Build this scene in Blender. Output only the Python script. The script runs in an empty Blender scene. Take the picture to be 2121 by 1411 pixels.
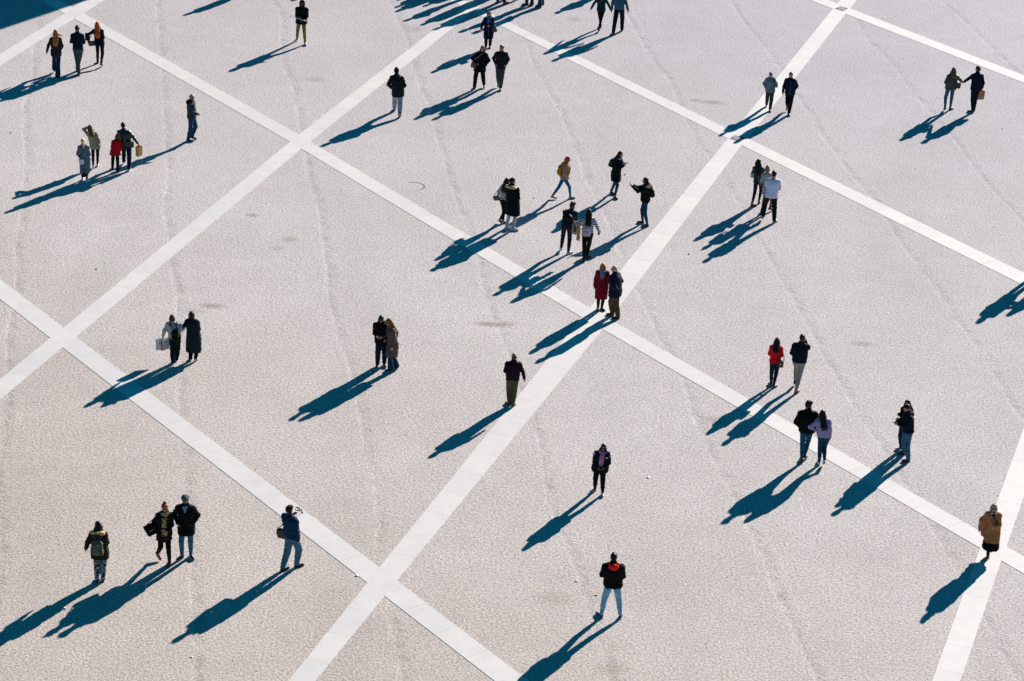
import bpy, math, random
import numpy as np
from mathutils import Matrix, Vector

# ------------------------------------------------------------------ camera, sky, sun, exposure
S = bpy.context.scene
W, H = 2121.0, 1411.0
CF, CP, CR, CH = 5297.7, 0.436958, 0.067749, 32.553          # focal (px of the photo), pitch, roll, height
c_, s_ = math.cos(CP), math.sin(CP)
_r, _u, FWD = np.array([1, 0, 0.]), np.array([0, s_, c_]), np.array([0, c_, -s_])
RT = _r*math.cos(CR) + _u*math.sin(CR)
UP = -_r*math.sin(CR) + _u*math.cos(CR)
CAM = np.array([0, 0, CH])
cd = bpy.data.cameras.new("camera"); cam = bpy.data.objects.new("camera", cd)
S.collection.objects.link(cam); S.camera = cam
cd.sensor_width = 36; cd.lens = CF/W*36; cd.clip_end = 3000; cd.clip_start = 1
cam.matrix_world = Matrix(((RT[0], UP[0], -FWD[0], 0), (RT[1], UP[1], -FWD[1], 0), (RT[2], UP[2], -FWD[2], CH), (0, 0, 0, 1)))

SUN_AZ, SUN_EL = math.radians(59.1), math.radians(21.4)       # azimuth from +x, towards the sun
sd = Vector((math.cos(SUN_AZ)*math.cos(SUN_EL), math.sin(SUN_AZ)*math.cos(SUN_EL), math.sin(SUN_EL)))
wd = bpy.data.worlds.new("World"); S.world = wd; wd.use_nodes = True
wn, wl = wd.node_tree.nodes, wd.node_tree.links
wn.clear()
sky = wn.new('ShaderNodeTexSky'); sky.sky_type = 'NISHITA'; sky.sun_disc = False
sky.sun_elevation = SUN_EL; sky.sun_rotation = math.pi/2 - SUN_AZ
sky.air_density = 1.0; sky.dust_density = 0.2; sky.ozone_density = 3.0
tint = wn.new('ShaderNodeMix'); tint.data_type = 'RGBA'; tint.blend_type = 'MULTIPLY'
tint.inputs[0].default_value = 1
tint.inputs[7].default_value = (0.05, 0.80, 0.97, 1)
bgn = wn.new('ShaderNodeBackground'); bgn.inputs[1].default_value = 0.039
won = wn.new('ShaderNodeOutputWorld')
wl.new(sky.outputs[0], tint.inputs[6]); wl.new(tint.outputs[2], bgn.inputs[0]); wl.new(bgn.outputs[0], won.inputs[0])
ld = bpy.data.lights.new("sun", 'SUN'); ld.energy = 5.0; ld.angle = math.radians(0.5); ld.color = (1.0, 0.935, 0.90)
sun = bpy.data.objects.new("sun", ld); S.collection.objects.link(sun)
sun.rotation_euler = sd.to_track_quat('Z', 'Y').to_euler()
S.view_settings.view_transform = 'Standard'; S.view_settings.look = 'None'
S.view_settings.exposure = 1.08; S.view_settings.gamma = 1.0

def gp(px, py, z=0.0):
    """where the line of sight through a point of the photograph meets height z"""
    d = FWD + RT*((px - W/2)/CF) + UP*((H/2 - py)/CF)
    return CAM + d*((z - CH)/d[2])
def to_px(P):
    d = np.asarray(P, float) - CAM
    z = d@FWD
    return W/2 + CF*(d@RT)/z, H/2 - CF*(d@UP)/z

# ------------------------------------------------------------------ materials
MATS = {}
def base_mat(name):
    m = bpy.data.materials.new(name); m.use_nodes = True
    n, l = m.node_tree.nodes, m.node_tree.links
    return m, n, l, n["Principled BSDF"]
def fabric(name, col, rough=0.85, var=0.18, scale=9.0, bump=0.35, stripe=None, dots=None, quilt=None, sheen=0.0, spec=0.12, pat=None):
    key = (name, col, rough, stripe, dots, quilt, pat)
    if key in MATS: return MATS[key]
    m, n, l, b = base_mat(name)
    tc = n.new('ShaderNodeTexCoord')
    nz = n.new('ShaderNodeTexNoise'); nz.inputs['Scale'].default_value = scale; nz.inputs['Detail'].default_value = 4
    l.new(tc.outputs['Object'], nz.inputs['Vector'])
    mr = n.new('ShaderNodeMapRange'); mr.inputs[1].default_value = .3; mr.inputs[2].default_value = .7
    mr.inputs[3].default_value = 1-var; mr.inputs[4].default_value = 1+var
    l.new(nz.outputs['Fac'], mr.inputs[0])
    vm = n.new('ShaderNodeVectorMath'); vm.operation = 'SCALE'
    vm.inputs[0].default_value = col
    l.new(mr.outputs[0], vm.inputs['Scale'])
    out = vm.outputs[0]
    def mix(fac, c2):
        mx = n.new('ShaderNodeMix'); mx.data_type = 'RGBA'
        l.new(fac, mx.inputs[0]); l.new(out, mx.inputs[6]); mx.inputs[7].default_value = (*c2, 1)
        return mx.outputs[2]
    if stripe:                                            # horizontal stripes (period, colour, share)
        per, c2, share = stripe
        sx = n.new('ShaderNodeSeparateXYZ'); l.new(tc.outputs['Object'], sx.inputs[0])
        a = n.new('ShaderNodeMath'); a.operation = 'MULTIPLY'; a.inputs[1].default_value = 1/per; l.new(sx.outputs[2], a.inputs[0])
        f = n.new('ShaderNodeMath'); f.operation = 'FRACT'; l.new(a.outputs[0], f.inputs[0])
        g = n.new('ShaderNodeMath'); g.operation = 'LESS_THAN'; g.inputs[1].default_value = share; l.new(f.outputs[0], g.inputs[0])
        out = mix(g.outputs[0], c2)
    if dots:                                              # spots (scale, colour, size)
        sc, c2, sz = dots
        vo = n.new('ShaderNodeTexVoronoi'); vo.inputs['Scale'].default_value = sc; l.new(tc.outputs['Object'], vo.inputs['Vector'])
        g = n.new('ShaderNodeMath'); g.operation = 'LESS_THAN'; g.inputs[1].default_value = sz; l.new(vo.outputs['Distance'], g.inputs[0])
        out = mix(g.outputs[0], c2)
    if pat:                                               # big printed blotches: list of (scale, threshold, colour)
        for sc, th, c2 in pat:
            vo = n.new('ShaderNodeTexNoise'); vo.inputs['Scale'].default_value = sc; vo.inputs['Detail'].default_value = 1
            l.new(tc.outputs['Object'], vo.inputs['Vector'])
            g = n.new('ShaderNodeMath'); g.operation = 'GREATER_THAN'; g.inputs[1].default_value = th; l.new(vo.outputs['Fac'], g.inputs[0])
            out = mix(g.outputs[0], c2)
    l.new(out, b.inputs['Base Color'])
    b.inputs['Roughness'].default_value = rough
    b.inputs['Specular IOR Level'].default_value = spec
    b.inputs['Sheen Weight'].default_value = sheen
    b.inputs['Sheen Roughness'].default_value = .4
    n2 = n.new('ShaderNodeTexNoise'); n2.inputs['Scale'].default_value = 16; n2.inputs['Detail'].default_value = 2
    mp = n.new('ShaderNodeMapping'); mp.inputs['Scale'].default_value = (1, 1, .45)
    l.new(tc.outputs['Object'], mp.inputs[0]); l.new(mp.outputs[0], n2.inputs['Vector'])
    bp = n.new('ShaderNodeBump'); bp.inputs['Strength'].default_value = bump; bp.inputs['Distance'].default_value = .03
    l.new(n2.outputs['Fac'], bp.inputs['Height']); l.new(bp.outputs[0], b.inputs['Normal'])
    MATS[key] = m
    return m
def plain(name, col, rough=.5, metal=0.0, spec=.5):
    key = (name, col, rough, metal)
    if key in MATS: return MATS[key]
    m, n, l, b = base_mat(name)
    tc = n.new('ShaderNodeTexCoord'); nz = n.new('ShaderNodeTexNoise'); nz.inputs['Scale'].default_value = 25
    l.new(tc.outputs['Object'], nz.inputs['Vector'])
    mr = n.new('ShaderNodeMapRange'); mr.inputs[3].default_value = .85; mr.inputs[4].default_value = 1.15
    l.new(nz.outputs['Fac'], mr.inputs[0])
    vm = n.new('ShaderNodeVectorMath'); vm.operation = 'SCALE'; vm.inputs[0].default_value = col
    l.new(mr.outputs[0], vm.inputs['Scale']); l.new(vm.outputs[0], b.inputs['Base Color'])
    b.inputs['Roughness'].default_value = rough; b.inputs['Metallic'].default_value = metal
    b.inputs['Specular IOR Level'].default_value = spec
    MATS[key] = m
    return m
def skin(t):
    c = {'fair': (.60, .24, .14), 'mid': (.48, .18, .095), 'tan': (.34, .12, .058), 'dark': (.11, .038, .020)}[t]
    key = ('skin', t)
    if key in MATS: return MATS[key]
    m = plain('skin', c, .5, 0, .35)
    b = m.node_tree.nodes["Principled BSDF"]
    b.inputs['Subsurface Weight'].default_value = .0
    MATS[key] = m
    return m
def hairmat(col):
    key = ('hair', col)
    if key in MATS: return MATS[key]
    m, n, l, b = base_mat('hair')
    tc = n.new('ShaderNodeTexCoord'); mp = n.new('ShaderNodeMapping'); mp.inputs['Scale'].default_value = (1, 1, .22)
    nz = n.new('ShaderNodeTexNoise'); nz.inputs['Scale'].default_value = 75; nz.inputs['Detail'].default_value = 3
    l.new(tc.outputs['Object'], mp.inputs[0]); l.new(mp.outputs[0], nz.inputs['Vector'])
    mr = n.new('ShaderNodeMapRange'); mr.inputs[1].default_value = .3; mr.inputs[2].default_value = .7
    mr.inputs[3].default_value = .62; mr.inputs[4].default_value = 1.38
    l.new(nz.outputs['Fac'], mr.inputs[0])
    vm = n.new('ShaderNodeVectorMath'); vm.operation = 'SCALE'; vm.inputs[0].default_value = col
    l.new(mr.outputs[0], vm.inputs['Scale']); l.new(vm.outputs[0], b.inputs['Base Color'])
    b.inputs['Roughness'].default_value = .55; b.inputs['Specular IOR Level'].default_value = .18
    bp = n.new('ShaderNodeBump'); bp.inputs['Strength'].default_value = .6; bp.inputs['Distance'].default_value = .005
    l.new(nz.outputs['Fac'], bp.inputs['Height']); l.new(bp.outputs[0], b.inputs['Normal'])
    MATS[key] = m
    return m

def mathn(n, l, op, a, b=None, clamp=False):
    x = n.new('ShaderNodeMath'); x.operation = op; x.use_clamp = clamp
    for i, v in enumerate((a, b)):
        if v is None: continue
        if isinstance(v, (int, float)): x.inputs[i].default_value = v
        else: l.new(v, x.inputs[i])
    return x.outputs[0]

def ground_mat():
    m, n, l, b = base_mat('worn_pale_asphalt')
    geo = n.new('ShaderNodeNewGeometry'); pos = geo.outputs['Position']
    def noise(sc, det=2, rough=.5, vec=pos):
        x = n.new('ShaderNodeTexNoise'); x.inputs['Scale'].default_value = sc; x.inputs['Detail'].default_value = det
        x.inputs['Roughness'].default_value = rough; l.new(vec, x.inputs['Vector']); return x
    def rng(v, a, b_, c, d):
        x = n.new('ShaderNodeMapRange'); l.new(v, x.inputs[0])
        for i, q in enumerate((a, b_, c, d)): x.inputs[i+1].default_value = q
        return x.outputs[0]
    sx = n.new('ShaderNodeSeparateXYZ'); l.new(pos, sx.inputs[0])
    fine = noise(15, 2, .7); grit = noise(34, 2, .6); patch = noise(.22, 4, .55); mid = noise(1.3, 4, .6)
    colr = noise(15, 1)
    val = mathn(n, l, 'MULTIPLY', rng(fine.outputs['Fac'], .30, .70, .70, 1.30), rng(grit.outputs['Fac'], .3, .7, .76, 1.24))
    val = mathn(n, l, 'MULTIPLY', val, rng(patch.outputs['Fac'], .3, .7, .935, 1.05))
    val = mathn(n, l, 'MULTIPLY', val, rng(mid.outputs['Fac'], .3, .7, .95, 1.035))
    # dark pits between the stones
    pit = noise(17, 0, .5)
    val = mathn(n, l, 'MULTIPLY', val, rng(pit.outputs['Fac'], .22, .36, .60, 1.0))
    # paving lane seams: pale sandy line with rougher darker band beside it
    warp = noise(.13, 2)
    u = mathn(n, l, 'ADD', mathn(n, l, 'MULTIPLY', sx.outputs[0], .985), mathn(n, l, 'MULTIPLY', sx.outputs[1], .171))
    u = mathn(n, l, 'ADD', u, mathn(n, l, 'MULTIPLY', warp.outputs['Fac'], .9))
    w = mathn(n, l, 'FRACT', mathn(n, l, 'DIVIDE', mathn(n, l, 'ADD', u, .08+48.5), 4.85))
    dline = mathn(n, l, 'MULTIPLY', mathn(n, l, 'ABSOLUTE', mathn(n, l, 'ADD', w, -.5)), 4.85)
    side = mathn(n, l, 'MULTIPLY', mathn(n, l, 'ABSOLUTE', mathn(n, l, 'ADD', w, -.545)), 4.85)
    brk = noise(.9, 4, .7)
    brkf = rng(brk.outputs['Fac'], .40, .60, .2, 1)
    lane = mathn(n, l, 'MULTIPLY', rng(dline, .02, .085, 1, 0), brkf)
    dark = mathn(n, l, 'MULTIPLY', rng(side, .03, .26, 1, 0), rng(noise(1.7, 5, .75).outputs['Fac'], .42, .66, 0, 1))
    val = mathn(n, l, 'MULTIPLY', val, rng(dark, 0, 1, 1.0, .79))
    val = mathn(n, l, 'MULTIPLY', val, rng(lane, 0, 1, 1.0, 1.18))
    # faint curved wear tracks
    wv = n.new('ShaderNodeTexWave'); wv.inputs['Scale'].default_value = .035; wv.inputs['Distortion'].default_value = 9
    wv.inputs['Detail'].default_value = 3; wv.inputs['Detail Scale'].default_value = .6; l.new(pos, wv.inputs['Vector'])
    val = mathn(n, l, 'MULTIPLY', val, rng(wv.outputs['Fac'], .85, 1.0, 1.0, .965))
    # colour of the stones
    cr = n.new('ShaderNodeValToRGB'); l.new(colr.outputs['Fac'], cr.inputs[0])
    e = cr.color_ramp.elements
    e[0].position = .32; e[0].color = (.455, .445, .455, 1); e[1].position = .66; e[1].color = (.525, .468, .415, 1)
    x = cr.color_ramp.elements.new(.5); x.color = (.49, .448, .425, 1)
    # image grading painted into the base colour: warmer lower left, cooler upper right
    warm = mathn(n, l, 'ADD', mathn(n, l, 'MULTIPLY', sx.outputs[1], .012), mathn(n, l, 'MULTIPLY', sx.outputs[0], .009))
    tin = n.new('ShaderNodeValToRGB'); l.new(rng(mathn(n, l, 'ADD', warm, mathn(n, l, 'MULTIPLY', patch.outputs['Fac'], .15)), .58, 1.35, 0, 1), tin.inputs[0])
    tin.color_ramp.elements[0].color = (.985, .915, .83, 1); tin.color_ramp.elements[1].color = (.885, .885, .94, 1)
    tm = tin.color_ramp.elements.new(.42); tm.color = (1.02, 1.0, .99, 1)
    mx = n.new('ShaderNodeMix'); mx.data_type = 'RGBA'; mx.blend_type = 'MULTIPLY'; mx.inputs[0].default_value = 1
    l.new(cr.outputs[0], mx.inputs[6]); l.new(tin.outputs[0], mx.inputs[7])
    vm = n.new('ShaderNodeVectorMath'); vm.operation = 'SCALE'; l.new(mx.outputs[2], vm.inputs[0]); l.new(val, vm.inputs['Scale'])
    col = vm.outputs[0]
    # dried spill stains
    stn = noise(7, 4, .7)
    for (px, py, rx, ry, a) in STAINS:
        c = gp(px, py)
        sb = n.new('ShaderNodeVectorMath'); sb.operation = 'SUBTRACT'; l.new(pos, sb.inputs[0]); sb.inputs[1].default_value = (c[0], c[1], 0)
        ml = n.new('ShaderNodeVectorMath'); ml.operation = 'MULTIPLY'; l.new(sb.outputs[0], ml.inputs[0]); ml.inputs[1].default_value = (1/rx, 1/ry, 0)
        le = n.new('ShaderNodeVectorMath'); le.operation = 'LENGTH'; l.new(ml.outputs[0], le.inputs[0])
        f = mathn(n, l, 'MULTIPLY', rng(mathn(n, l, 'ADD', le.outputs['Value'], mathn(n, l, 'MULTIPLY', stn.outputs['Fac'], .9)), .75, 1.5, 1, 0), a)
        q = n.new('ShaderNodeMix'); q.data_type = 'RGBA'; q.blend_type = 'MULTIPLY'; l.new(f, q.inputs[0])
        l.new(col, q.inputs[6]); q.inputs[7].default_value = (.47, .42, .34, 1); col = q.outputs[2]
    # round cut of an old asphalt patch
    for (px, py, r0, a) in RINGS:
        c = gp(px, py)
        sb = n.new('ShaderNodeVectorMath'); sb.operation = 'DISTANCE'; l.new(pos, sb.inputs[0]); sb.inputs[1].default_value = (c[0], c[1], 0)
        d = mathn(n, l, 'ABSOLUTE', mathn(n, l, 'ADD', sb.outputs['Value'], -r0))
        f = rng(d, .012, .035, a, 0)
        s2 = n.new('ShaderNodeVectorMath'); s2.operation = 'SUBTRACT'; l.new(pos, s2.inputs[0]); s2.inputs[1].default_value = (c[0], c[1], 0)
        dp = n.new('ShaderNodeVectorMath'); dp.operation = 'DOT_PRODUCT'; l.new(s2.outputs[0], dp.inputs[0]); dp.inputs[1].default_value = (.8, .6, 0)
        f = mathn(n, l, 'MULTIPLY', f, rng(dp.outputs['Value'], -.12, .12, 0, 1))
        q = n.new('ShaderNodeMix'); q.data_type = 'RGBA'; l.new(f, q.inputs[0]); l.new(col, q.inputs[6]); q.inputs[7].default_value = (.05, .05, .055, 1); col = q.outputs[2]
    l.new(col, b.inputs['Base Color'])
    b.inputs['Roughness'].default_value = .9; b.inputs['Specular IOR Level'].default_value = .2
    bp = n.new('ShaderNodeBump'); bp.inputs['Strength'].default_value = .5; bp.inputs['Distance'].default_value = .025
    hh = mathn(n, l, 'ADD', fine.outputs['Fac'], mathn(n, l, 'MULTIPLY', dark, .8))
    l.new(hh, bp.inputs['Height']); l.new(bp.outputs[0], b.inputs['Normal'])
    return m
STAINS = [(440, 634, .5, .26, .62), (1018, 672, .75, .22, .72), (405, 645, .5, .2, .35), (1475, 212, .65, .3, .55), (600, 496, .35, .35, .45),
          (523, 446, .3, .22, .6), (655, 165, .5, .4, .35), (1787, 713, .5, .25, .45), (575, 515, .3, .25, .35), (1150, 1240, .6, .4, .25),
          (1480, 870, .5, .35, .35), (1270, 1385, .5, .35, .4), (1440, 208, .3, .2, .5), (860, 60, .4, .5, .3), (1190, 40, .4, .4, .4), (1050, 670, .35, .2, .4)]
RINGS = [(857, 386, .36, 1.0)]

def stone_mat():
    m, n, l, b = base_mat('pale_limestone')
    geo = n.new('ShaderNodeNewGeometry'); pos = geo.outputs['Position']
    def noise(sc, det=3, ro=.5):
        x = n.new('ShaderNodeTexNoise'); x.inputs['Scale'].default_value = sc; x.inputs['Detail'].default_value = det
        x.inputs['Roughness'].default_value = ro; l.new(pos, x.inputs['Vector']); return x.outputs['Fac']
    def rng(v, a, b_, c, d):
        x = n.new('ShaderNodeMapRange'); l.new(v, x.inputs[0])
        for i, q in enumerate((a, b_, c, d)): x.inputs[i+1].default_value = q
        return x.outputs[0]
    isl = geo.outputs['Random Per Island']
    val = mathn(n, l, 'MULTIPLY', rng(isl, 0, 1, .965, 1.015), rng(noise(2.2, 5, .65), .3, .7, .92, 1.03))
    val = mathn(n, l, 'MULTIPLY', val, rng(noise(22, 3), .3, .7, .96, 1.03))
    val = mathn(n, l, 'MULTIPLY', val, rng(noise(7, 4, .8), .26, .36, .9, 1))
    cr = n.new('ShaderNodeValToRGB'); l.new(mathn(n, l, 'ADD', mathn(n, l, 'MULTIPLY', noise(.9, 3), .6), mathn(n, l, 'MULTIPLY', isl, .4)), cr.inputs[0])
    cr.color_ramp.elements[0].position = .3; cr.color_ramp.elements[0].color = (.635, .595, .565, 1)
    cr.color_ramp.elements[1].position = .7; cr.color_ramp.elements[1].color = (.65, .605, .555, 1)
    vm = n.new('ShaderNodeVectorMath'); vm.operation = 'SCALE'; l.new(cr.outputs[0], vm.inputs[0]); l.new(val, vm.inputs['Scale'])
    l.new(vm.outputs[0], b.inputs['Base Color']); b.inputs['Roughness'].default_value = .7; b.inputs['Specular IOR Level'].default_value = .25
    return m

# ------------------------------------------------------------------ small mesh tools
COL = S.collection
def mesh_obj(name, verts, faces, mat, parent=None, smooth=True, loc=None):
    me = bpy.data.meshes.new(name)
    verts = np.asarray(verts, np.float32)
    if isinstance(faces, np.ndarray):
        nf = len(faces); k = faces.shape[1]
        me.vertices.add(len(verts)); me.vertices.foreach_set('co', verts.ravel())
        me.loops.add(nf*k); me.loops.foreach_set('vertex_index', faces.astype(np.int32).ravel())
        me.polygons.add(nf); me.polygons.foreach_set('loop_start', np.arange(0, nf*k, k, dtype=np.int32))
        me.polygons.foreach_set('loop_total', np.full(nf, k, np.int32))
        me.update(calc_edges=True)
    else:
        me.from_pydata([tuple(map(float, v)) for v in verts], [], faces)
    if smooth: me.polygons.foreach_set('use_smooth', np.ones(len(me.polygons), bool))
    if mat: me.materials.append(mat)
    me.validate()
    o = bpy.data.objects.new(name, me); COL.objects.link(o)
    if parent: o.parent = parent
    if loc is not None: o.location = loc
    return o
def tag(o, label=None, cat=None, group=None, kind=None):
    if label: o['label'] = label
    if cat: o['category'] = cat
    if group: o['group'] = group
    if kind: o['kind'] = kind
    return o
def tube(pts, r, n=8):
    pts = [np.asarray(p, float) for p in pts]; V = []; F = []
    rs = r if isinstance(r, (list, tuple)) else [r]*len(pts)
    for i, p in enumerate(pts):
        t = pts[min(i+1, len(pts)-1)] - pts[max(i-1, 0)]; t = t/(np.linalg.norm(t)+1e-9)
        a = np.cross(t, [0, 0, 1.]) if abs(t[2]) < .95 else np.cross(t, [1., 0, 0]); a /= np.linalg.norm(a); b = np.cross(t, a)
        for k in range(n):
            th = 2*math.pi*k/n; V.append(p + rs[i]*(a*math.cos(th) + b*math.sin(th)))
    for i in range(len(pts)-1):
        for k in range(n):
            F.append((i*n+k, i*n+(k+1) % n, (i+1)*n+(k+1) % n, (i+1)*n+k))
    F.append(tuple(range(n))[::-1]); F.append(tuple(range((len(pts)-1)*n, len(pts)*n)))
    return V, F
def join(parts):
    V = []; F = []
    for v, f in parts:
        o = len(V); V += list(v); F += [tuple(i+o for i in q) for q in f]
    return V, F
def prism(poly, z0, z1):
    n = len(poly); V = [(x, y, z0) for x, y in poly] + [(x, y, z1) for x, y in poly]
    F = [tuple(range(n, 2*n)), tuple(range(n))[::-1]] + [(i, (i+1) % n, n+(i+1) % n, n+i) for i in range(n)]
    return V, F

# ------------------------------------------------------------------ distance fields turned into one smooth mesh
def rotm(yaw=0, pitch=0, roll=0):
    """yaw about z, pitch about x (nose down positive), roll about y"""
    cy, sy = math.cos(yaw), math.sin(yaw); cp, sp = math.cos(-pitch), math.sin(-pitch); cr, sr = math.cos(roll), math.sin(roll)
    Z = np.array([[cy, -sy, 0], [sy, cy, 0], [0, 0, 1]]); X = np.array([[1, 0, 0], [0, cp, -sp], [0, sp, cp]]); Y = np.array([[cr, 0, sr], [0, 1, 0], [-sr, 0, cr]])
    return Z@X@Y
class Field:
    def __init__(s, lo, hi, h):
        s.h = h; s.ax = [np.arange(lo[i]-2*h, hi[i]+2.5*h, h, dtype=np.float32) for i in range(3)]
        s.f = np.full([len(a) for a in s.ax], .3, np.float32)
    def sub(s, lo, hi, pad=.05):
        sl = []; c = []
        for i in range(3):
            a = s.ax[i]; i0 = max(0, int((lo[i]-pad-a[0])/s.h)); i1 = min(len(a), int((hi[i]+pad-a[0])/s.h)+2)
            if i1 <= i0: return None
            sl.append(slice(i0, i1)); c.append(a[i0:i1])
        return tuple(sl), c[0][:, None, None], c[1][None, :, None], c[2][None, None, :]
    def put(s, fn, lo, hi, k=0.0):
        r = s.sub(lo, hi, .03+k)
        if r is None: return
        sl, X, Y, Z = r; d = fn(X, Y, Z); a = s.f[sl]
        if k > 0:
            hh = np.clip(.5+.5*(a-d)/k, 0, 1); s.f[sl] = a+(d-a)*hh - k*hh*(1-hh)
        else: s.f[sl] = np.minimum(a, d)
    def cone(s, a, b, ra, rb, k=.02, fy=1.0):
        a = np.asarray(a, float); b = np.asarray(b, float); ab = b-a; L = ab@ab+1e-9; R = max(ra, rb)
        def fn(X, Y, Z):
            x, y, z = X-a[0], Y-a[1], Z-a[2]
            t = np.clip((x*ab[0]+y*ab[1]+z*ab[2])/L, 0, 1)
            return np.sqrt((x-t*ab[0])**2+((y-t*ab[1])/fy)**2+(z-t*ab[2])**2) - (ra+(rb-ra)*t)
        s.put(fn, np.minimum(a, b)-R, np.maximum(a, b)+R, k)
    def ell(s, c, r, R=None, k=.02, cut=None):
        c = np.asarray(c, float); R = np.eye(3) if R is None else R; m = max(r)
        def fn(X, Y, Z):
            x, y, z = X-c[0], Y-c[1], Z-c[2]
            q = [R[0, i]*x+R[1, i]*y+R[2, i]*z for i in range(3)]
            k0 = np.sqrt((q[0]/r[0])**2+(q[1]/r[1])**2+(q[2]/r[2])**2)+1e-6
            k1 = np.sqrt((q[0]/r[0]**2)**2+(q[1]/r[1]**2)**2+(q[2]/r[2]**2)**2)+1e-6
            d = k0*(k0-1)/k1
            if cut is not None:                          # keep only n.q < o for each cutting plane
                for nn, o in cut: d = np.maximum(d, nn[0]*q[0]+nn[1]*q[1]+nn[2]*q[2]-o)
            return d
        s.put(fn, c-m, c+m, k)
    def box(s, c, hf, r, R=None, k=.01):
        c = np.asarray(c, float); R = np.eye(3) if R is None else R; m = math.sqrt(sum(v*v for v in hf))+r
        def fn(X, Y, Z):
            x, y, z = X-c[0], Y-c[1], Z-c[2]
            q = [np.abs(R[0, i]*x+R[1, i]*y+R[2, i]*z)-hf[i]+r for i in range(3)]
            return np.sqrt(sum(np.maximum(v, 0)**2 for v in q)) + np.minimum(np.maximum(q[0], np.maximum(q[1], q[2])), 0) - r
        s.put(fn, c-m, c+m, k)
    def stack(s, rows, k=.03, p=2.4):
        """rows of z, cx, cy, rx, ry : a flat-ended loft"""
        rows = sorted(rows); z = [r[0] for r in rows]; A = np.array(rows)
        def fn(X, Y, Z):
            zz = Z[0, 0]; v = [np.interp(zz, z, A[:, i]).astype(np.float32)[None, None, :] for i in range(1, 5)]
            q = ((np.abs(X-v[0])/v[2])**p+(np.abs(Y-v[1])/v[3])**p)**(1/p)
            d = (q-1)*np.minimum(v[2], v[3])
            return np.maximum(d, np.maximum(z[0]-Z, Z-z[-1]))
        s.put(fn, (min(A[:, 1]-A[:, 3]), min(A[:, 2]-A[:, 4]), z[0]), (max(A[:, 1]+A[:, 3]), max(A[:, 2]+A[:, 4]), z[-1]), k)
    def wobble(s, amp, wl, seed):
        r = random.Random(seed)
        for o in range(2):
            f = 2*math.pi/(wl/(1+o*.9)); ph = [r.uniform(0, 6.28) for _ in range(6)]
            a, b, c = s.ax
            s.f += (amp/(1+o*.6))*(np.sin(a*f+ph[0])[:, None, None]*np.sin(b*f*.8+ph[1])[None, :, None]*np.sin(c*f*1.25+ph[2])[None, None, :]).astype(np.float32)
            s.f += (.6*amp/(1+o))*(np.sin(a*f*.7+ph[3])[:, None, None]*np.sin(c*f*1.9+ph[4])[None, None, :]).astype(np.float32)
    def ribs(s, amp, per, z0=-9, z1=9):
        c = s.ax[2]; w = amp*(1-np.abs(np.sin(c*math.pi/per))**.6)*((c > z0) & (c < z1)); s.f += w[None, None, :].astype(np.float32)
    def mesh(s):
        f = s.f; i = f < 0; i[0] = i[-1] = False; i[:, 0] = i[:, -1] = False; i[:, :, 0] = i[:, :, -1] = False
        f = np.where(i, np.minimum(f, -1e-5), np.maximum(f, 1e-5))
        u = i.view(np.uint8); n0, n1, n2 = [d-1 for d in f.shape]
        c = np.zeros((n0, n1, n2), np.uint8)
        for a in (0, 1):
            for b in (0, 1):
                for d in (0, 1): c += u[a:a+n0, b:b+n1, d:d+n2]
        I, J, K = np.nonzero((c > 0) & (c < 8))
        if len(I) == 0: return np.zeros((0, 3)), np.zeros((0, 4), int)
        cor = {}
        for a in (0, 1):
            for b in (0, 1):
                for d in (0, 1): cor[a, b, d] = f[I+a, J+b, K+d]
        acc = np.zeros((len(I), 3)); cnt = np.zeros(len(I))
        for ax in range(3):
            for a in (0, 1):
                for b in (0, 1):
                    p0 = [a, b]; p0.insert(ax, 0); p1 = list(p0); p1[ax] = 1
                    v0, v1 = cor[tuple(p0)], cor[tuple(p1)]; m = (v0 < 0) != (v1 < 0)
                    t = np.where(m, v0/(v0-v1+1e-12*(~m)), 0)
                    for q in range(3):
                        acc[:, q] += np.where(m, (t if q == ax else p0[q]), 0)
                    cnt += m
        acc /= cnt[:, None]
        V = np.stack([s.ax[0][0]+(I+acc[:, 0])*s.h, s.ax[1][0]+(J+acc[:, 1])*s.h, s.ax[2][0]+(K+acc[:, 2])*s.h], 1)
        idx = np.full((n0, n1, n2), -1, np.int32); idx[I, J, K] = np.arange(len(I))
        Fs = []
        for ax in range(3):
            sl0 = [slice(1, -1)]*3; sl1 = [slice(1, -1)]*3; sl0[ax] = slice(0, -1); sl1[ax] = slice(1, None)
            a = i[tuple(sl0)]; b = i[tuple(sl1)]; P = np.array(np.nonzero(a != b)).T
            if len(P) == 0: continue
            inside = a[P[:, 0], P[:, 1], P[:, 2]]
            P = P + 1; P[:, ax] -= 1
            o1, o2 = (ax+1) % 3, (ax+2) % 3
            def g(d1, d2):
                Q = P.copy(); Q[:, o1] -= d1; Q[:, o2] -= d2; return idx[Q[:, 0], Q[:, 1], Q[:, 2]]
            q = np.stack([g(1, 1), g(0, 1), g(0, 0), g(1, 0)], 1)
            q[~inside] = q[~inside][:, ::-1]; Fs.append(q)
        F = np.concatenate(Fs); F = F[(F >= 0).all(1)]
        return V, F
    def obj(s, name, mat, parent, shift=None):
        V, F = s.mesh()
        if shift is not None: V = V - np.asarray(shift)
        return mesh_obj(name, V, F, mat, parent)
# ------------------------------------------------------------------ the square: ground, stone strips, drains
gm = ground_mat()
g = mesh_obj('ground', [(-1500, -1500, 0), (1500, -1500, 0), (1500, 1500, 0), (-1500, 1500, 0)], [(0, 1, 2, 3)], gm, smooth=False)
tag(g, kind='structure')

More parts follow.
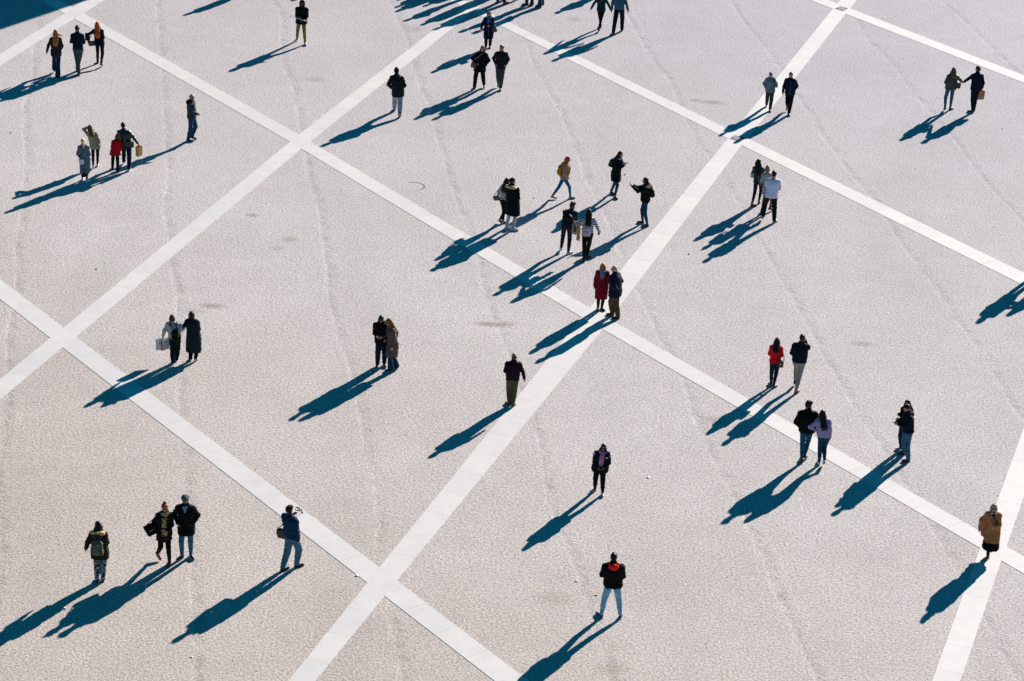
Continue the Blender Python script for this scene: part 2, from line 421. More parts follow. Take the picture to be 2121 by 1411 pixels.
def G2(c): return gp(*c)[:2]
def cross2(a, b, c, d):
    p, r = a, b-a; q, s = c, d-c
    t = ((q[0]-p[0])*s[1]-(q[1]-p[1])*s[0])/(r[0]*s[1]-r[1]*s[0]); return p+t*r
N = {}                                                  # node -> left, top, right, bottom corner on the ground
def node(k, *c): N[k] = [G2(x) for x in c]
X_ = lambda a, b, c, d: tuple(to_px(np.append(cross2(G2(a), G2(b), G2(c), G2(d)), 0)))
node('A', (134.2, 28.6), (150.4, 15.8), (173.3, 27.6), (153.5, 38.9))
node('B', (600.9, 294.2), (619.2, 279.2), (642.5, 293.6), (623.7, 308.5))
node('C', (104.4, 700.5), (131.8, 679.1), (157.3, 698.1), (129.5, 719.8))
node('D', (1205.3, 657.5), (1221.6, 638.2), X_((1221.6, 638.2), (2084.7, 1132.7), (1247.8, 682.2), (1535.9, 301.2)), (1247.8, 682.2))
node('E', (760.9, 1207.9), (785.8, 1176), (821.9, 1203), (796.4, 1234.9))
node('F', (1507.2, 287.6), X_((1507.2, 287.6), (1725.3, 18.7), (1548.5, 287.2), (1149, 94)), (1548.5, 287.2), (1535.9, 301.2))
node('G', (1725.3, 18.7), (1734.9, 7.9), (1760.9, 18), (1751.3, 29))
node('H', (2029.9, 1135.5), X_((2073.4, 1020), (2029.9, 1135.5), (1221.6, 638.2), (2084.7, 1132.7)), (2084.7, 1132.7), (2074.1, 1161.7))
l0u, l0l = ((1053.8, 47), (1149, 94)), ((1036.8, 54.7), (1200, 138.6))
m1l, m1r = ((780, 152), (928.8, 38.3)), ((780, 182.9), (950, 47.8))
node('I', X_(*m1l, *l0l), X_(*m1l, *l0u), X_(*m1r, *l0u), X_(*m1r, *l0l))
stone = stone_mat()
def ext(p, q, d):                                       # the point d metres past q, going from p
    v = (q-p)/np.linalg.norm(q-p); return q+v*d
def along(segs, name):
    """segs: list of (p1,q1,p2,q2) edge pairs; cut each into slabs with joints square to the strip"""
    parts = []
    def clip(poly, n, o):
        out = []
        for i in range(len(poly)):
            a, b = poly[i], poly[(i+1) % len(poly)]; da, db = a@n-o, b@n-o
            if da <= 0: out.append(a)
            if da*db < 0: out.append(a+(b-a)*da/(da-db))
        return out
    for p1, q1, p2, q2 in segs:
        t = (q1-p1); t = t/np.linalg.norm(t); poly = [p1, q1, q2, p2]
        lo, hi = min(v@t for v in poly), max(v@t for v in poly)
        if (q1[0]-p1[0])*(p2[1]-p1[1])-(q1[1]-p1[1])*(p2[0]-p1[0]) < 0: poly = poly[::-1]
        nseg = max(1, round((hi-lo)/1.25)) if hi-lo > 1.6 else 1
        for k in range(nseg):
            a, b = lo+(hi-lo)*k/nseg, lo+(hi-lo)*(k+1)/nseg
            pl = clip(clip(poly, t, b-(.002 if k < nseg-1 else 0)), -t, -(a+(.002 if k else 0)))
            if len(pl) >= 3: parts.append(prism([tuple(v) for v in pl], -.02, .007))
    o = mesh_obj(name, *join(parts), stone, smooth=False); tag(o, kind='structure'); return o
# strips running down to the right: lower edge joins left/bottom corners, upper edge joins top/right corners
def runL(keys, before, after):
    segs = []
    f, l = N[keys[0]], N[keys[-1]]
    nf, nl = N[keys[1]], N[keys[-2]]
    segs.append((ext(nf[0], f[0], before), f[0], ext(nf[2], f[1], before), f[1]))
    for i, k in enumerate(keys):
        c = N[k]; segs.append((c[0]+0, c[3], c[1], c[2]))
        if i < len(keys)-1:
            d = N[keys[i+1]]; segs.append((c[3], d[0], c[2], d[1]))
    segs.append((l[3], ext(nl[0], l[3], after), l[2], ext(nl[2], l[2], after)))
    return segs
def runM(keys, before, after):                          # from near to far
    segs = []; f, l = N[keys[0]], N[keys[-1]]; nf, nl = N[keys[1]], N[keys[-2]]
    segs.append((ext(nf[3], f[3], before), f[3], ext(nf[0], f[0], before), f[0]))
    for i, k in enumerate(keys[:-1]):
        c, d = N[k], N[keys[i+1]]; segs.append((c[2], d[3], c[1], d[0]))
    segs.append((l[2], ext(nl[2], l[2], after), l[1], ext(nl[1], l[1], after)))
    return segs
def virt(a, b, k, new):                                 # a node as far past b as b is past a
    N[new] = [b_+(b_-a_)*k for a_, b_ in zip(N[a], N[b])]
along(runL('ABDH', 30, 30), 'paving_strip')
along(runL('CE', 30, 40), 'paving_strip')
along(runL('IF', 30, 30), 'paving_strip')
dirG = N['F'][3]-N['I'][3]; dirG /= np.linalg.norm(dirG)
r49 = math.radians(-49.5); dG = np.array([math.cos(r49), math.sin(r49)])
c = N['G']
along([(c[0]-dG*35, c[0], c[1]-dG*35, c[1]), (c[0], c[3], c[1], c[2]), (c[3], c[3]+dG*35, c[2], c[2]+dG*35)], 'paving_strip')
along(runM('CBI', 35, 40), 'paving_strip')
along(runM('EDFG', 35, 40), 'paving_strip')
a75 = math.radians(74.7); dA = np.array([math.cos(a75), math.sin(a75)]); c = N['A']
along([(c[2], c[2]+dA*40, c[1], c[1]+dA*40), (c[3]-dA*40, c[3], c[0]-dA*40, c[0])], 'paving_strip')
a72 = math.radians(72.8); dH = np.array([math.cos(a72), math.sin(a72)]); c = N['H']
along([(c[2], c[2]+dH*60, c[1], c[1]+dH*60), (c[3]-dH*20, c[3], c[0]-dH*20, c[0])], 'paving_strip')

iron = plain('cast_iron', (.016, .022, .028), .7); bar_m = plain('worn_steel', (.62, .62, .60), .45, .2); pit = plain('slot_shade_black', (.006, .006, .007), .9)
def drain(corners, label, nb, dv):
    q = [G2(x) for x in corners]; ctr = sum(q)/4
    e = bpy.data.objects.new('drain_grate', None); COL.objects.link(e); e.location = (ctr[0], ctr[1], 0)
    tag(e, label, 'drain grate', 'drain grates where stone strips cross')
    rel = [v-ctr for v in q]
    fo = prism([tuple(v) for v in rel[::-1]], .009, .0125)
    mesh_obj('cover_plate', *fo, iron, e, smooth=False)
    ax = (rel[2]-rel[0])/2; dvec = G2((corners[0][0]+dv[0], corners[0][1]+dv[1]))-q[0]; dvec = dvec/np.linalg.norm(dvec)
    nrm = np.array([-dvec[1], dvec[0]])
    def limit(p, d):                                    # distance to the lozenge border
        best = 9
        for i in range(4):
            a, b = rel[i], rel[(i+1) % 4]; s = b-a; den = d[0]*s[1]-d[1]*s[0]
            if abs(den) < 1e-9: continue
            t = ((a[0]-p[0])*s[1]-(a[1]-p[1])*s[0])/den; w = ((a[0]-p[0])*d[1]-(a[1]-p[1])*d[0])/den
            if t > 0 and -.001 <= w <= 1.001: best = min(best, t)
        return best
    for k in range(nb):
        p = ax*((k+.5)/nb-.5)*.98
        t1, t0 = limit(p, dvec)*.86, limit(p, -dvec)*.86
        a, b = p-dvec*t0, p+dvec*t1; w = np.linalg.norm(ax)*.98/nb*.22
        mesh_obj('bar', *prism([tuple(a-nrm*w), tuple(b-nrm*w), tuple(b+nrm*w), tuple(a+nrm*w)], .0125, .020), bar_m, e, smooth=False)
        if k < nb-1:
            p2 = ax*((k+1)/nb-.5)*.98; t1, t0 = limit(p2, dvec)*.8, limit(p2, -dvec)*.8
            a, b = p2-dvec*t0, p2+dvec*t1; w2 = w*.9
            mesh_obj('slot_shade', *prism([tuple(a-nrm*w2), tuple(b-nrm*w2), tuple(b+nrm*w2), tuple(a+nrm*w2)], .0125, .0145), pit, e, smooth=False)  # solid near-black strip, painted shade for the gap between bars
drain([(1511.5, 287.6), (1522, 280.4), (1544.5, 286.2), (1533, 294.4)], 'drain grate half in shadow at the crossing below the grey-jacketed and navy-jacketed walkers', 6, (5.5, 9))
drain([(1729, 18.6), (1740.5, 13.0), (1757, 17.8), (1746.5, 23.5)], 'fully sunlit drain grate at the crossing near the top edge of the photo', 6, (5.5, 9))

# stone pedestal of the monument, out of the picture: it throws the big shadow in the upper left
def monument():
    mid = gp(95, 24)[:2]; sh = np.array([math.cos(SUN_AZ), math.sin(SUN_AZ)]); left = np.array([-sh[1], sh[0]])
    base = mid + sh*19 + left*3.9
    e = bpy.data.objects.new('monument_pedestal', None); COL.objects.link(e); e.location = (base[0], base[1], 0)
    e.rotation_euler.z = SUN_AZ-math.pi/2
    tag(e, 'tall pale stone monument pedestal standing beyond the top edge', 'monument')
    st = plain('monument_stone', (.52, .50, .46), .8)
    def ring(w, d): return [(-w, -d), (w, -d), (w, d), (-w, d)]
    for nm, w, d, z0, z1 in (('step', 5.0, 5.0, 0, .3), ('step', 4.6, 4.6, .3, .6), ('plinth', 4.0, 4.0, .6, 1.8), ('dado', 3.55, 3.55, 1.8, 7.6), ('cornice', 3.95, 3.95, 7.6, 8.0), ('cornice', 4.15, 4.15, 8.0, 8.3), ('attic', 3.1, 3.1, 8.3, 10.2)):
        if z0 == 0 or nm != 'step' or True:
            mesh_obj(nm, *prism(ring(w, d), z0, z1-.002), st, e, smooth=False)
    bz = plain('bronze', (.06, .09, .07), .45, .8)
    f = Field((-1, -2.4, 10.1), (1, 2.4, 15.2), .07)      # horse and rider
    f.ell((0, 0, 12.4), (.55, 1.25, .62), k=.1)
    for sx in (-.3, .3):
        f.cone((sx, .85, 12.2), (sx, 1.0, 11.2), .25, .14, .1); f.cone((sx, 1.0, 11.2), (sx, .95, 10.2), .13, .15, .05)
        f.cone((sx, -.9, 12.2), (sx, -1.15, 11.3), .3, .15, .1); f.cone((sx, -1.15, 11.3), (sx, -.95, 10.2), .14, .15, .05)
    f.cone((0, 1.0, 12.6), (0, 1.6, 13.7), .42, .25, .1); f.cone((0, 1.6, 13.7), (0, 2.15, 13.2), .24, .15, .1)
    f.cone((0, -1.2, 12.6), (0, -1.7, 11.6), .16, .12, .1)
    f.cone((0, -.1, 12.9), (0, -.05, 14.1), .32, .38, .1); f.ell((0, 0, 14.75), (.22, .25, .28), k=.05)
    for sx in (-1, 1):
        f.cone((sx*.25, 0, 12.9), (sx*.62, .35, 12.2), .22, .17, .1); f.cone((sx*.62, .35, 12.2), (sx*.6, .15, 11.4), .15, .12, .05)
        f.cone((sx*.4, 0, 14.1), (sx*.55, .5, 13.6), .14, .12, .1)
    f.obj('bronze_rider', bz, e)
monument()

# litter on the ground
def litter(px, py, s, col, label, kind='paper_scrap', seed=0):
    r = random.Random(seed); p = gp(px, py); V = []; F = []
    n = 7
    for i in range(n):
        a = 6.283*i/n; q = s*r.uniform(.6, 1.1); V.append((q*math.cos(a), q*.7*math.sin(a), r.uniform(.012, .02)))
    V.append((r.uniform(-.2, .2)*s, 0,   .014+s*.22)); V += [(v[0]*.97, v[1]*.97, max(0.010, v[2]-.006)) for v in V[:n]]
    F = [(i, (i+1) % n, n) for i in range(n)] + [(n+1+i, n+1+(i+1) % n, (i+1) % n, i) for i in range(n)] + [tuple(range(n+1, 2*n+1))[::-1]]
    o = mesh_obj(kind, V, F, plain('litter', col, .6), smooth=False, loc=(p[0], p[1], 0)); o.rotation_euler.z = r.uniform(0, 6)
    tag(o, label, 'litter')
for i, a in enumerate([
    (200, 557, .055, (.05, .35, .38), 'crumpled teal scrap on bare ground in the left part of the square'),
    (1343, 989, .07, (.85, .88, .9), 'crumpled white scrap to the right of the woman with the pink scarf'),
    (134, 1261, .06, (.8, .82, .85), 'white scrap in the shadow left of the woman with the red hair bun', ),
    (397, 1361, .05, (.8, .85, .9), 'small white scrap near the bottom left edge of the photo'),
    (2077, 267, .05, (.6, .58, .45), 'cream scrap on the ground right of the couple with the paper bag'),
    (1295, 362, .055, (.03, .08, .25), 'dark blue scrap between the long dark coat woman and the woman taking a photo'),
    (1107, 410, .06, (.15, .25, .32), 'grey-blue scrap left of the tan-jacket walker'),
    (1376, 399, .045, (.3, .5, .7), 'pale blue scrap right of the woman taking a photo'),
    (1933, 319, .035, (.02, .4, .5), 'tiny turquoise bottle cap below the couple with the paper bag', 'bottle_cap'),
    (1338, 45, .055, (.85, .87, .92), 'white scrap right of the couple holding hands at the top edge'),
    (1236, 1233, .05, (.45, .42, .05), 'yellow leaf left of the man with the red hood', 'fallen_leaf'),
    (1194, 1204, .05, (.8, .82, .85), 'white scrap left of the man with the red hood'),
    (739, 1193, .055, (.85, .86, .88), 'thin white scrap beside the stone crossing at bottom centre'),
    (1831, 37, .06, (.85, .85, .88), 'flat white scrap beside the stone strip in the top right'),
    (1427, 527, .05, (.02, .03, .06), 'dark scrap at the tips of the three walkers\' shadows'),
    (23, 275, .06, (.10, .12, .13), 'dark grey scrap near the left edge of the photo'),
    (1665, 371, .04, (.85, .87, .9), 'tiny white scrap just below the strip right of the white T-shirt man')]):
    litter(*a, seed=i)
# ------------------------------------------------------------------ people
def uvs(c, r, R=None, n=8, m=6):
    V = []; F = []; R = np.eye(3) if R is None else R
    for i in range(m+1):
        for j in range(n):
            a, b = math.pi*i/m, 2*math.pi*j/n
            V.append(np.asarray(c)+R@np.array([r[0]*math.sin(a)*math.cos(b), r[1]*math.sin(a)*math.sin(b), r[2]*math.cos(a)]))
    for i in range(m):
        for j in range(n): F.append((i*n+j, (i+1)*n+j, (i+1)*n+(j+1) % n, i*n+(j+1) % n))
    return V, F
def ik(a, t, l1, l2, pole):
    v = t-a; d = np.linalg.norm(v); m = (l1+l2)*.995
    if d > m: t = a+v/d*m; v = t-a; d = m
    d = max(d, abs(l1-l2)+.02)
    x = (l1*l1-l2*l2+d*d)/(2*d); h = math.sqrt(max(0, l1*l1-x*x)); u = v/(np.linalg.norm(v)+1e-9)
    p = pole-(pole@u)*u; p = p/(np.linalg.norm(p)+1e-9)
    return a+u*x+p*h, t
ARM = {  # hand relative to the shoulder (out, forward, up), elbow pole (out, forward, up)
 'down': ((.07, .03, -.52), (.3, -1, 0)), 'out': ((.16, .02, -.50), (.4, -1, 0)), 'pocket': ((-.005, .06, -.45), (.6, -1, -.2)),
 'pocketw': ((-.015, .05, -.43), (.8, -.8, -.1)), 'front': ((-.12, .28, -.26), (.35, -.5, -1)), 'frontlow': ((-.10, .25, -.36), (.5, -.6, -.6)),
 'wide': ((-.08, .24, -.30), (.55, -.6, -.9)), 'face': ((-.08, .20, .04), (.8, .1, -1)), 'brow': ((-.05, .20, .19), (1, .3, -.5)),
 'back': ((-.10, -.17, -.40), (1, -.4, 0)), 'swingF': ((.04, .24, -.46), (.2, -1, -.3)), 'swingB': ((.06, -.20, -.49), (.3, -1, 0)),
 'camera': ((-.12, .44, -.02), (.6, 0, -1)), 'strap': ((-.05, .20, -.16), (.3, -.3, -1)), 'hip': ((.0, .10, -.36), (1, -.3, 0)), 'link': ((.24, .10, -.30), (.6, -.8, -.3))}
BLK = (.004, .0045, .006); NVY = (.004, .008, .022); JEAN = (.022, .075, .165); DJEAN = (.010, .022, .048); LJEAN = (.16, .27, .38)
PEOPLE = []
class Ctx: pass
def person(label, head, L, R, face, top, legs, shoes, hair, arms=('down', 'down'), f=False, b=1.0, tone='mid', yaw=0, pitch=6,
           lift=(0, 0), toes=(None, None), ly=.02, H_=None, tip=None, eyes=None, extra=(), wl=.5, minH=1.5, lxmax=.14, hide=False):
    if tip is not None:                                  # placed by the tip of the shadow
        t = gp(*tip); hh = H_ or 1.74; base = t[:2] + np.array([math.cos(SUN_AZ), math.sin(SUN_AZ)])*(hh/math.tan(SUN_EL)); fr = math.radians(face)
        fw = np.array([math.cos(fr), math.sin(fr)]); rt = np.array([fw[1], -fw[0]])
        wL, wR = base-rt*.1+fw*L, base+rt*.1+fw*R; dxw = 0; Hh = hh
    else:
        wL, wR = gp(*L)[:2], gp(*R)[:2]; base = wL*(1-wl)+wR*wl
        if H_: Hh = H_
        else:
            lo, hi = 1.2, 2.2
            for _ in range(30):
                m = (lo+hi)/2
                if to_px((base[0], base[1], m))[1] > head[1]: lo = m
                else: hi = m
            Hh = min(max(m, minH), 1.95)
        dxw = 0
        if head: dxw = max(-lxmax, min(lxmax, (gp(head[0], head[1], Hh)-np.append(base, Hh))[0]))
    ph = math.radians(face); fw = np.array([math.cos(ph), math.sin(ph)]); rt = np.array([fw[1], -fw[0]])
    def loc(w): d = w[:2]-base; return np.array([d@rt, d@fw])
    fl = [loc(wL), loc(wR)]; lean = np.array([dxw*rt[0], dxw*fw[0]+ly])
    s = Hh/1.75; dz = 0
    for _ in range(3):
        zp = .92*s
        for i in (0, 1):
            hx = (-1 if i == 0 else 1)*.088*s; aw = (fl[i][0]-hx)**2+(fl[i][1]-.03)**2
            zp = min(zp, .08*s+lift[i]+math.sqrt(max(.05, (.845*s)**2-aw)))
        dz = zp-.92*s; s = (Hh-dz)/1.75
    c = Ctx(); c.s = s; c.H = Hh
    e = bpy.data.objects.new('person', None); COL.objects.link(e); e.location = (base[0], base[1], .004); e.rotation_euler.z = ph-math.pi/2
    tag(e, label, 'person', 'people crossing the sunlit square'); c.e = e; c.base = base; c.ph = ph; c.loc = loc
    z_ = lambda z: z*s+dz
    def P(x, y, z):                                      # body point, z in metres of a 1.75 m figure, with the lean
        t = (z_(z)-zp)/(Hh-zp); t = max(0, t); return np.array([x*s+lean[0]*t, y*s+lean[1]*t, z_(z)])
    c.P = P; fem = f
    seed = len(PEOPLE)+11; rnd = random.Random(seed); PEOPLE.append(c)
    # joints
    hips = [np.array([-.088*s, 0, zp]), np.array([.088*s, 0, zp])]; ank = []; knee = []; tdir = []
    for i in (0, 1):
        td = math.radians(toes[i]) - ph + math.pi/2 if toes[i] is not None else math.pi/2 + (.16 if i == 0 else -.16)
        d = np.array([math.cos(td), math.sin(td), 0]); tdir.append(d)
        a = np.array([fl[i][0], fl[i][1], 0]) - d*(.055+lift[i]*.25)*s; a[2] = .08*s+lift[i]; 
        k, a = ik(hips[i], a, .43*s, .42*s, np.array([d[0]*.35, .9, 0])); ank.append(a); knee.append(k)
    sw = (.158 if fem else .180)*b
    sh = [P(-sw, 0, 1.415), P(sw, 0, 1.415)]; elb = []; wr = []; tips = []
    for i in (0, 1):
        o = -1 if i == 0 else 1; A = arms[i]
        if isinstance(A, str): tg, pl = ARM[A]
        else: tg, pl = A
        if tg[0] == 'px':
            w = gp(tg[1], tg[2], tg[3]); q = loc(w); t = np.array([q[0], q[1], w[2]])
        elif tg[0] == 'w':
            q = loc(tg[1]); t = np.array([q[0], q[1], tg[1][2]])
        else: t = sh[i]+np.array([o*tg[0], tg[1], tg[2]])*s
        k, t = ik(sh[i], t, .285*s, .25*s, np.array([o*pl[0], pl[1], pl[2]])); elb.append(k); wr.append(t)
    c.sh, c.elb, c.wr, c.hips, c.knee, c.ank = sh, elb, wr, hips, knee, ank
    sk = skin(tone)
    # ---- body
    allp = np.array(sh+elb+wr+hips+knee+ank+[P(0, 0, 1.75)])
    F = Field(allp.min(0)-[.22, .24, .10], allp.max(0)+[.22, .24, .06], .0125)
    g_ = .93 if fem else 1.0
    F.stack([(P(0, 0, z)[2], P(0, 0, z)[0], P(0, 0, z)[1], rx*s*b, ry*s*b) for z, rx, ry in
             ((.86, .145, .10), (.95, .155, .11), (1.08, .125*g_, .095), (1.28, .148*g_, .11), (1.39, .15*g_, .095), (1.45, .09, .07))], .02)
    hc = P(0, .025, 1.628); HR = rotm(math.radians(yaw), math.radians(pitch)); hp = lambda x, y, z: hc+HR@(np.array([x, y, z])*s)
    c.hp, c.HR, c.hc = hp, HR, hc
    F.cone(P(0, -.01, 1.40), hc+HR@np.array([0, -.025, -.06])*s, .062*s*g_, .053*s*g_, .03)
    F.ell(hp(0, -.005, .012), (.073*s, .09*s, .098*s), HR, .02); F.ell(hp(0, .028, -.05), (.052*s, .058*s, .062*s), HR, .03)
    F.cone(hp(0, .085, .0), hp(0, .104, -.022), .010*s, .015*s, .012)
    for o in (-1, 1): F.ell(hp(o*.074, .0, -.01), (.010*s, .02*s, .028*s), HR, .008)
    for i in (0, 1):
        o = -1 if i == 0 else 1
        F.cone(sh[i]-[0, 0, .02], elb[i], .052*s*b, .041*s*b, .03); F.cone(elb[i], wr[i], .040*s*b, .026*s, .01)
        lz = 1.0 if legs.get('kind') == 'none' else .74; F.cone(hips[i]-[0, 0, .02], knee[i], .078*s*b*lz, .052*s*lz, .03*lz); F.cone(knee[i], ank[i], .050*s*lz, .036*s*lz, .015)
        if fem and lz == 1: F.ell(knee[i]*.6+ank[i]*.4+[0, -.02, .03], (.047*s, .05*s, .12*s), None, .02)
        F.cone(ank[i], ank[i]+tdir[i]*.10*s-[0, 0, .045*s+lift[i]*.4], .034*s, .026*s, .02)
        # hand: palm, four fingers of different length, thumb
        d = wr[i]-elb[i]; d /= np.linalg.norm(d); out = np.array([o, 0, 0.]); lat = np.cross(d, out*o)
        if np.linalg.norm(lat) < .2: lat = np.array([0, 0, 1.])
        lat /= np.linalg.norm(lat); pn = np.cross(lat, d); pn /= np.linalg.norm(pn)
        if pn@(-out) < 0: pn = -pn
        if lat[1]+lat[2]*.5 < 0: lat = -lat              # thumb side forward / up
        w0 = wr[i]; F.cone(w0, w0+d*.05*s, .026*s, .034*s, .01); F.cone(w0+d*.045*s-lat*.018*s, w0+d*.075*s-lat*.022*s, .022*s, .017*s, .01); F.cone(w0+d*.045*s+lat*.018*s, w0+d*.08*s+lat*.022*s, .022*s, .017*s, .01)
        for q, (lo, ln) in enumerate(((.030, .062), (.010, .070), (-.010, .066), (-.029, .052))):
            a = w0+(d*.082+lat*lo)*s; m = a+(d*.55+pn*.35)*ln*s*.62+lat*lo*.12*s; t = m+(d*.45+pn*.75)*ln*s*.42
            F.cone(a, m, .0105*s, .0095*s, .003); F.cone(m, t, .0095*s, .0078*s, .001)
        a = w0+(d*.03+lat*.03)*s; m = a+(d*.55+lat*.65+pn*.3)*.040*s; F.cone(a, m, .014*s, .011*s, .006); F.cone(m, m+(d*.85+pn*.45)*.030*s, .011*s, .009*s, .002)
        tips.append(w0+d*.10*s); 
    c.palm = [w+ (w-k)/np.linalg.norm(w-k)*.09*s for w, k in zip(wr, elb)]
    F.obj('body', sk, e)
    # ---- face
    vis = math.cos(ph+math.radians(yaw)+math.pi/2)       # >0: faces the camera
    if eyes or (eyes is None and vis > -.35 and not hide):
        dk = plain('dark_eye', (.012, .008, .006), .3)
        for o in (-1, 1):
            mesh_obj('eye', *uvs(hp(o*.030, .0815, .006), (.013*s, .007*s, .0075*s), HR), dk, e)
            mesh_obj('eyebrow', *uvs(hp(o*.031, .084, .027), (.018*s, .006*s, .005*s), HR), hairmat((.02, .013, .01)), e)
        mesh_obj('mouth', *uvs(hp(0, .0865, -.060), (.021*s, .006*s, .0065*s), HR), plain('lips', (.22, .055, .045), .5), e)
    # ---- legs
    lk = legs
    if lk.get('kind', 'pants') != 'none':
        fit = {'slim': (.088, .064, .050, .044), 'reg': (.098, .078, .066, .062), 'loose': (.105, .09, .082, .07), 'flare': (.092, .072, .085, .10), 'skinny': (.083, .059, .046, .039)}[lk.get('fit', 'reg')]
        F = Field(allp.min(0)-[.16, .2, .05], (allp.max(0)*[1, 1, 0]+[.16, .2, P(0, 0, 1.12)[2]]), .014)
        F.stack([(P(0, 0, z)[2] if z > .92 else z_(z), P(0, 0, z)[0], P(0, 0, z)[1], rx*s*b, ry*s*b) for z, rx, ry in
                 ((.84, .155, .108), (.90, .172, .130), (.97, .170, .125), (1.06, .150, .112))], .02)
        for i in (0, 1):
            zmin = lk.get('cuff', .0)
            en = ank[i]+(knee[i]-ank[i])*(.02+zmin)/1.0
            F.cone(hips[i]-[0, 0, .02], knee[i], fit[0]*s*b, fit[1]*s*b, .035)
            m = knee[i]*.5+en*.5; F.cone(knee[i], m, fit[1]*s*b, (fit[1]*.35+fit[2]*.65)*s*b, .02)
            F.cone(m, en, (fit[1]*.35+fit[2]*.65)*s*b, fit[3]*s, .02)
        F.wobble(.0065 if lk.get('fit', 'reg') not in ('skinny', 'slim') else .0035, .16, seed)
        F.obj(lk.get('name', 'trousers'), fabric('trouser_cloth', lk['col'], **lk.get('m', {})), e)
    if 'skirt' in lk:
        z0, fl_, col = lk['skirt']; c2 = (ank[0]+ank[1])/2
        F = Field(allp.min(0)-[.2, .25, 0], (allp.max(0)*[1, 1, 0]+[.2, .25, P(0, 0, 1.1)[2]]), .016)
        t = max(0, min(1, 1-z0/.9)); spread = [abs(ank[0][q]-ank[1][q])/2*t for q in (0, 1)]
        F.stack([(z_(1.06), P(0, 0, 1.06)[0], P(0, 0, 1.06)[1], .155*s*b, .12*s*b), (z_(.9), 0, 0, .18*s*b, .15*s*b), (z0*s, c2[0]*t, c2[1]*t, max(.18*s*b, spread[0]+.10)+fl_, max(.14*s, spread[1]+.10)+fl_)], .01)
        F.wobble(.014, .17, seed); F.obj('skirt', fabric('skirt_cloth', col), e)
    # ---- shoes
    for i in (0, 1):
        col, sole = shoes[0], shoes[1]; kind = shoes[2] if len(shoes) > 2 else 'shoe'
        d = tdir[i]; sd_ = np.array([d[1], -d[0], 0]); h = lift[i]; a = ank[i]
        ptc = math.asin(min(.9, h/(.20*s))) if h > 0 else 0
        Rf = np.stack([sd_, d*math.cos(ptc)-np.array([0, 0, 1])*math.sin(ptc), np.array([0, 0, 1])*math.cos(ptc)+d*math.sin(ptc)], 1)
        q = lambda x, y, z: a+Rf@(np.array([x, y, z-.08])*s)
        F = Field(a-[.28, .28, .26], a+[.28, .28, .22], .010)
        F.cone(q(0, -.025, .042), q(0, .06, .042), .036*s, .042*s, .02); F.cone(q(0, .06, .040), q(0, .165, .036), .041*s, .033*s, .02)
        F.cone(q(0, .0, .07), q(0, .0, .10 if kind == 'shoe' else (.22 if kind == 'boot' else .16)), .040*s, .046*s if kind != 'shoe' else .036*s, .02)
        if kind == 'heel': F.cone(q(0, -.04, .04), q(0, -.04, .012), .02*s, .012*s, .01)
        r = F.sub((-9, -9, -9), (9, 9, 9)); sl, X, Y, Z = r; zz = (X-a[0])*Rf[0, 2]+(Y-a[1])*Rf[1, 2]+(Z-a[2])*Rf[2, 2]
        F.f = np.maximum(F.f, -(zz+.080*s-.014)).astype(np.float32)
        so = F.obj('shoe', plain('shoe_'+kind, col, .55), e)
        F2 = Field(a-[.28, .28, .26], a+[.28, .28, .1], .009); F2.cone(q(0, -.03, .0), q(0, .06, .0), .040*s, .044*s, .01); F2.cone(q(0, .06, .0), q(0, .168, .0), .044*s, .036*s, .01)
        sl, X, Y, Z = F2.sub((-9, -9, -9), (9, 9, 9)); zz = (X-a[0])*Rf[0, 2]+(Y-a[1])*Rf[1, 2]+(Z-a[2])*Rf[2, 2]+.08*s
        F2.f = np.maximum(F2.f, np.maximum(zz-.022, .002-zz)).astype(np.float32)
        F2.obj('sole', plain('sole', sole, .7), so)
    # ---- top
    T = dict(t=.035, hem=.82, flare=.0, arm='long', col=BLK, name='jacket', m={}, collar=True, wob=.007); T.update(top)
    t = T['t']; hem = T['hem']; F = Field(allp.min(0)-[.25, .27, 0], allp.max(0)+[.25, .27, 0], .0145)
    # where the legs are at the hem height
    zh = z_(hem) if hem > .92 else hem*s; pts = []
    for i in (0, 1):
        if zh < hips[i][2]:
            a, k2 = (hips[i], knee[i]) if zh > knee[i][2] else (knee[i], ank[i])
            w = (a[2]-zh)/(a[2]-k2[2]+1e-6); pts.append(a+(k2-a)*min(1, w))
    if pts:
        cx, cy = (pts[0][0]+pts[1][0])/2, (pts[0][1]+pts[1][1])/2; ex, ey = abs(pts[0][0]-pts[1][0])/2, abs(pts[0][1]-pts[1][1])/2
    else: cx, cy = P(0, 0, hem)[0], P(0, 0, hem)[1]; ex = ey = 0
    legr = .09*s*b
    rows = [(zh, cx, cy, max(.165*s*b+t*.8, ex+legr+t*.5)+T['flare'], max(.125*s*b+t*.8, ey+legr+t*.4)+T['flare']*.8)]
    body_rows = ((.92, .168, .128), (1.06, .148 if fem else .158, .112), (1.18, .150 if fem else .160, .115), (1.30, .160*g_, .122), (1.39, .166*g_, .112), (1.44, .140*g_, .09), (1.485, .085, .072))
    wst = T.get('waist', 0)
    for z, rx, ry in body_rows:
        if z < hem+.05: continue
        p = P(0, 0, z); kk = t*(1 if z < 1.35 else .75 if z < 1.42 else .35); bl = T.get('blouse', 0)*(1 if z < 1.2 else 0)
        rows.append((p[2], p[0], p[1], rx*s*b+kk-(wst if 1.0 < z < 1.2 else 0)+bl, ry*s*b+kk-(wst if 1.0 < z < 1.2 else 0)*.5+bl))
    if hem < .7: rows.append((z_(.80) , cx*.3, cy*.3, .172*s*b+t*.9+T['flare']*.4, .135*s*b+t*.9+T['flare']*.4))
    F.stack(rows, .02)
    srt = sorted(rows); zz_ = [r[0] for r in srt]
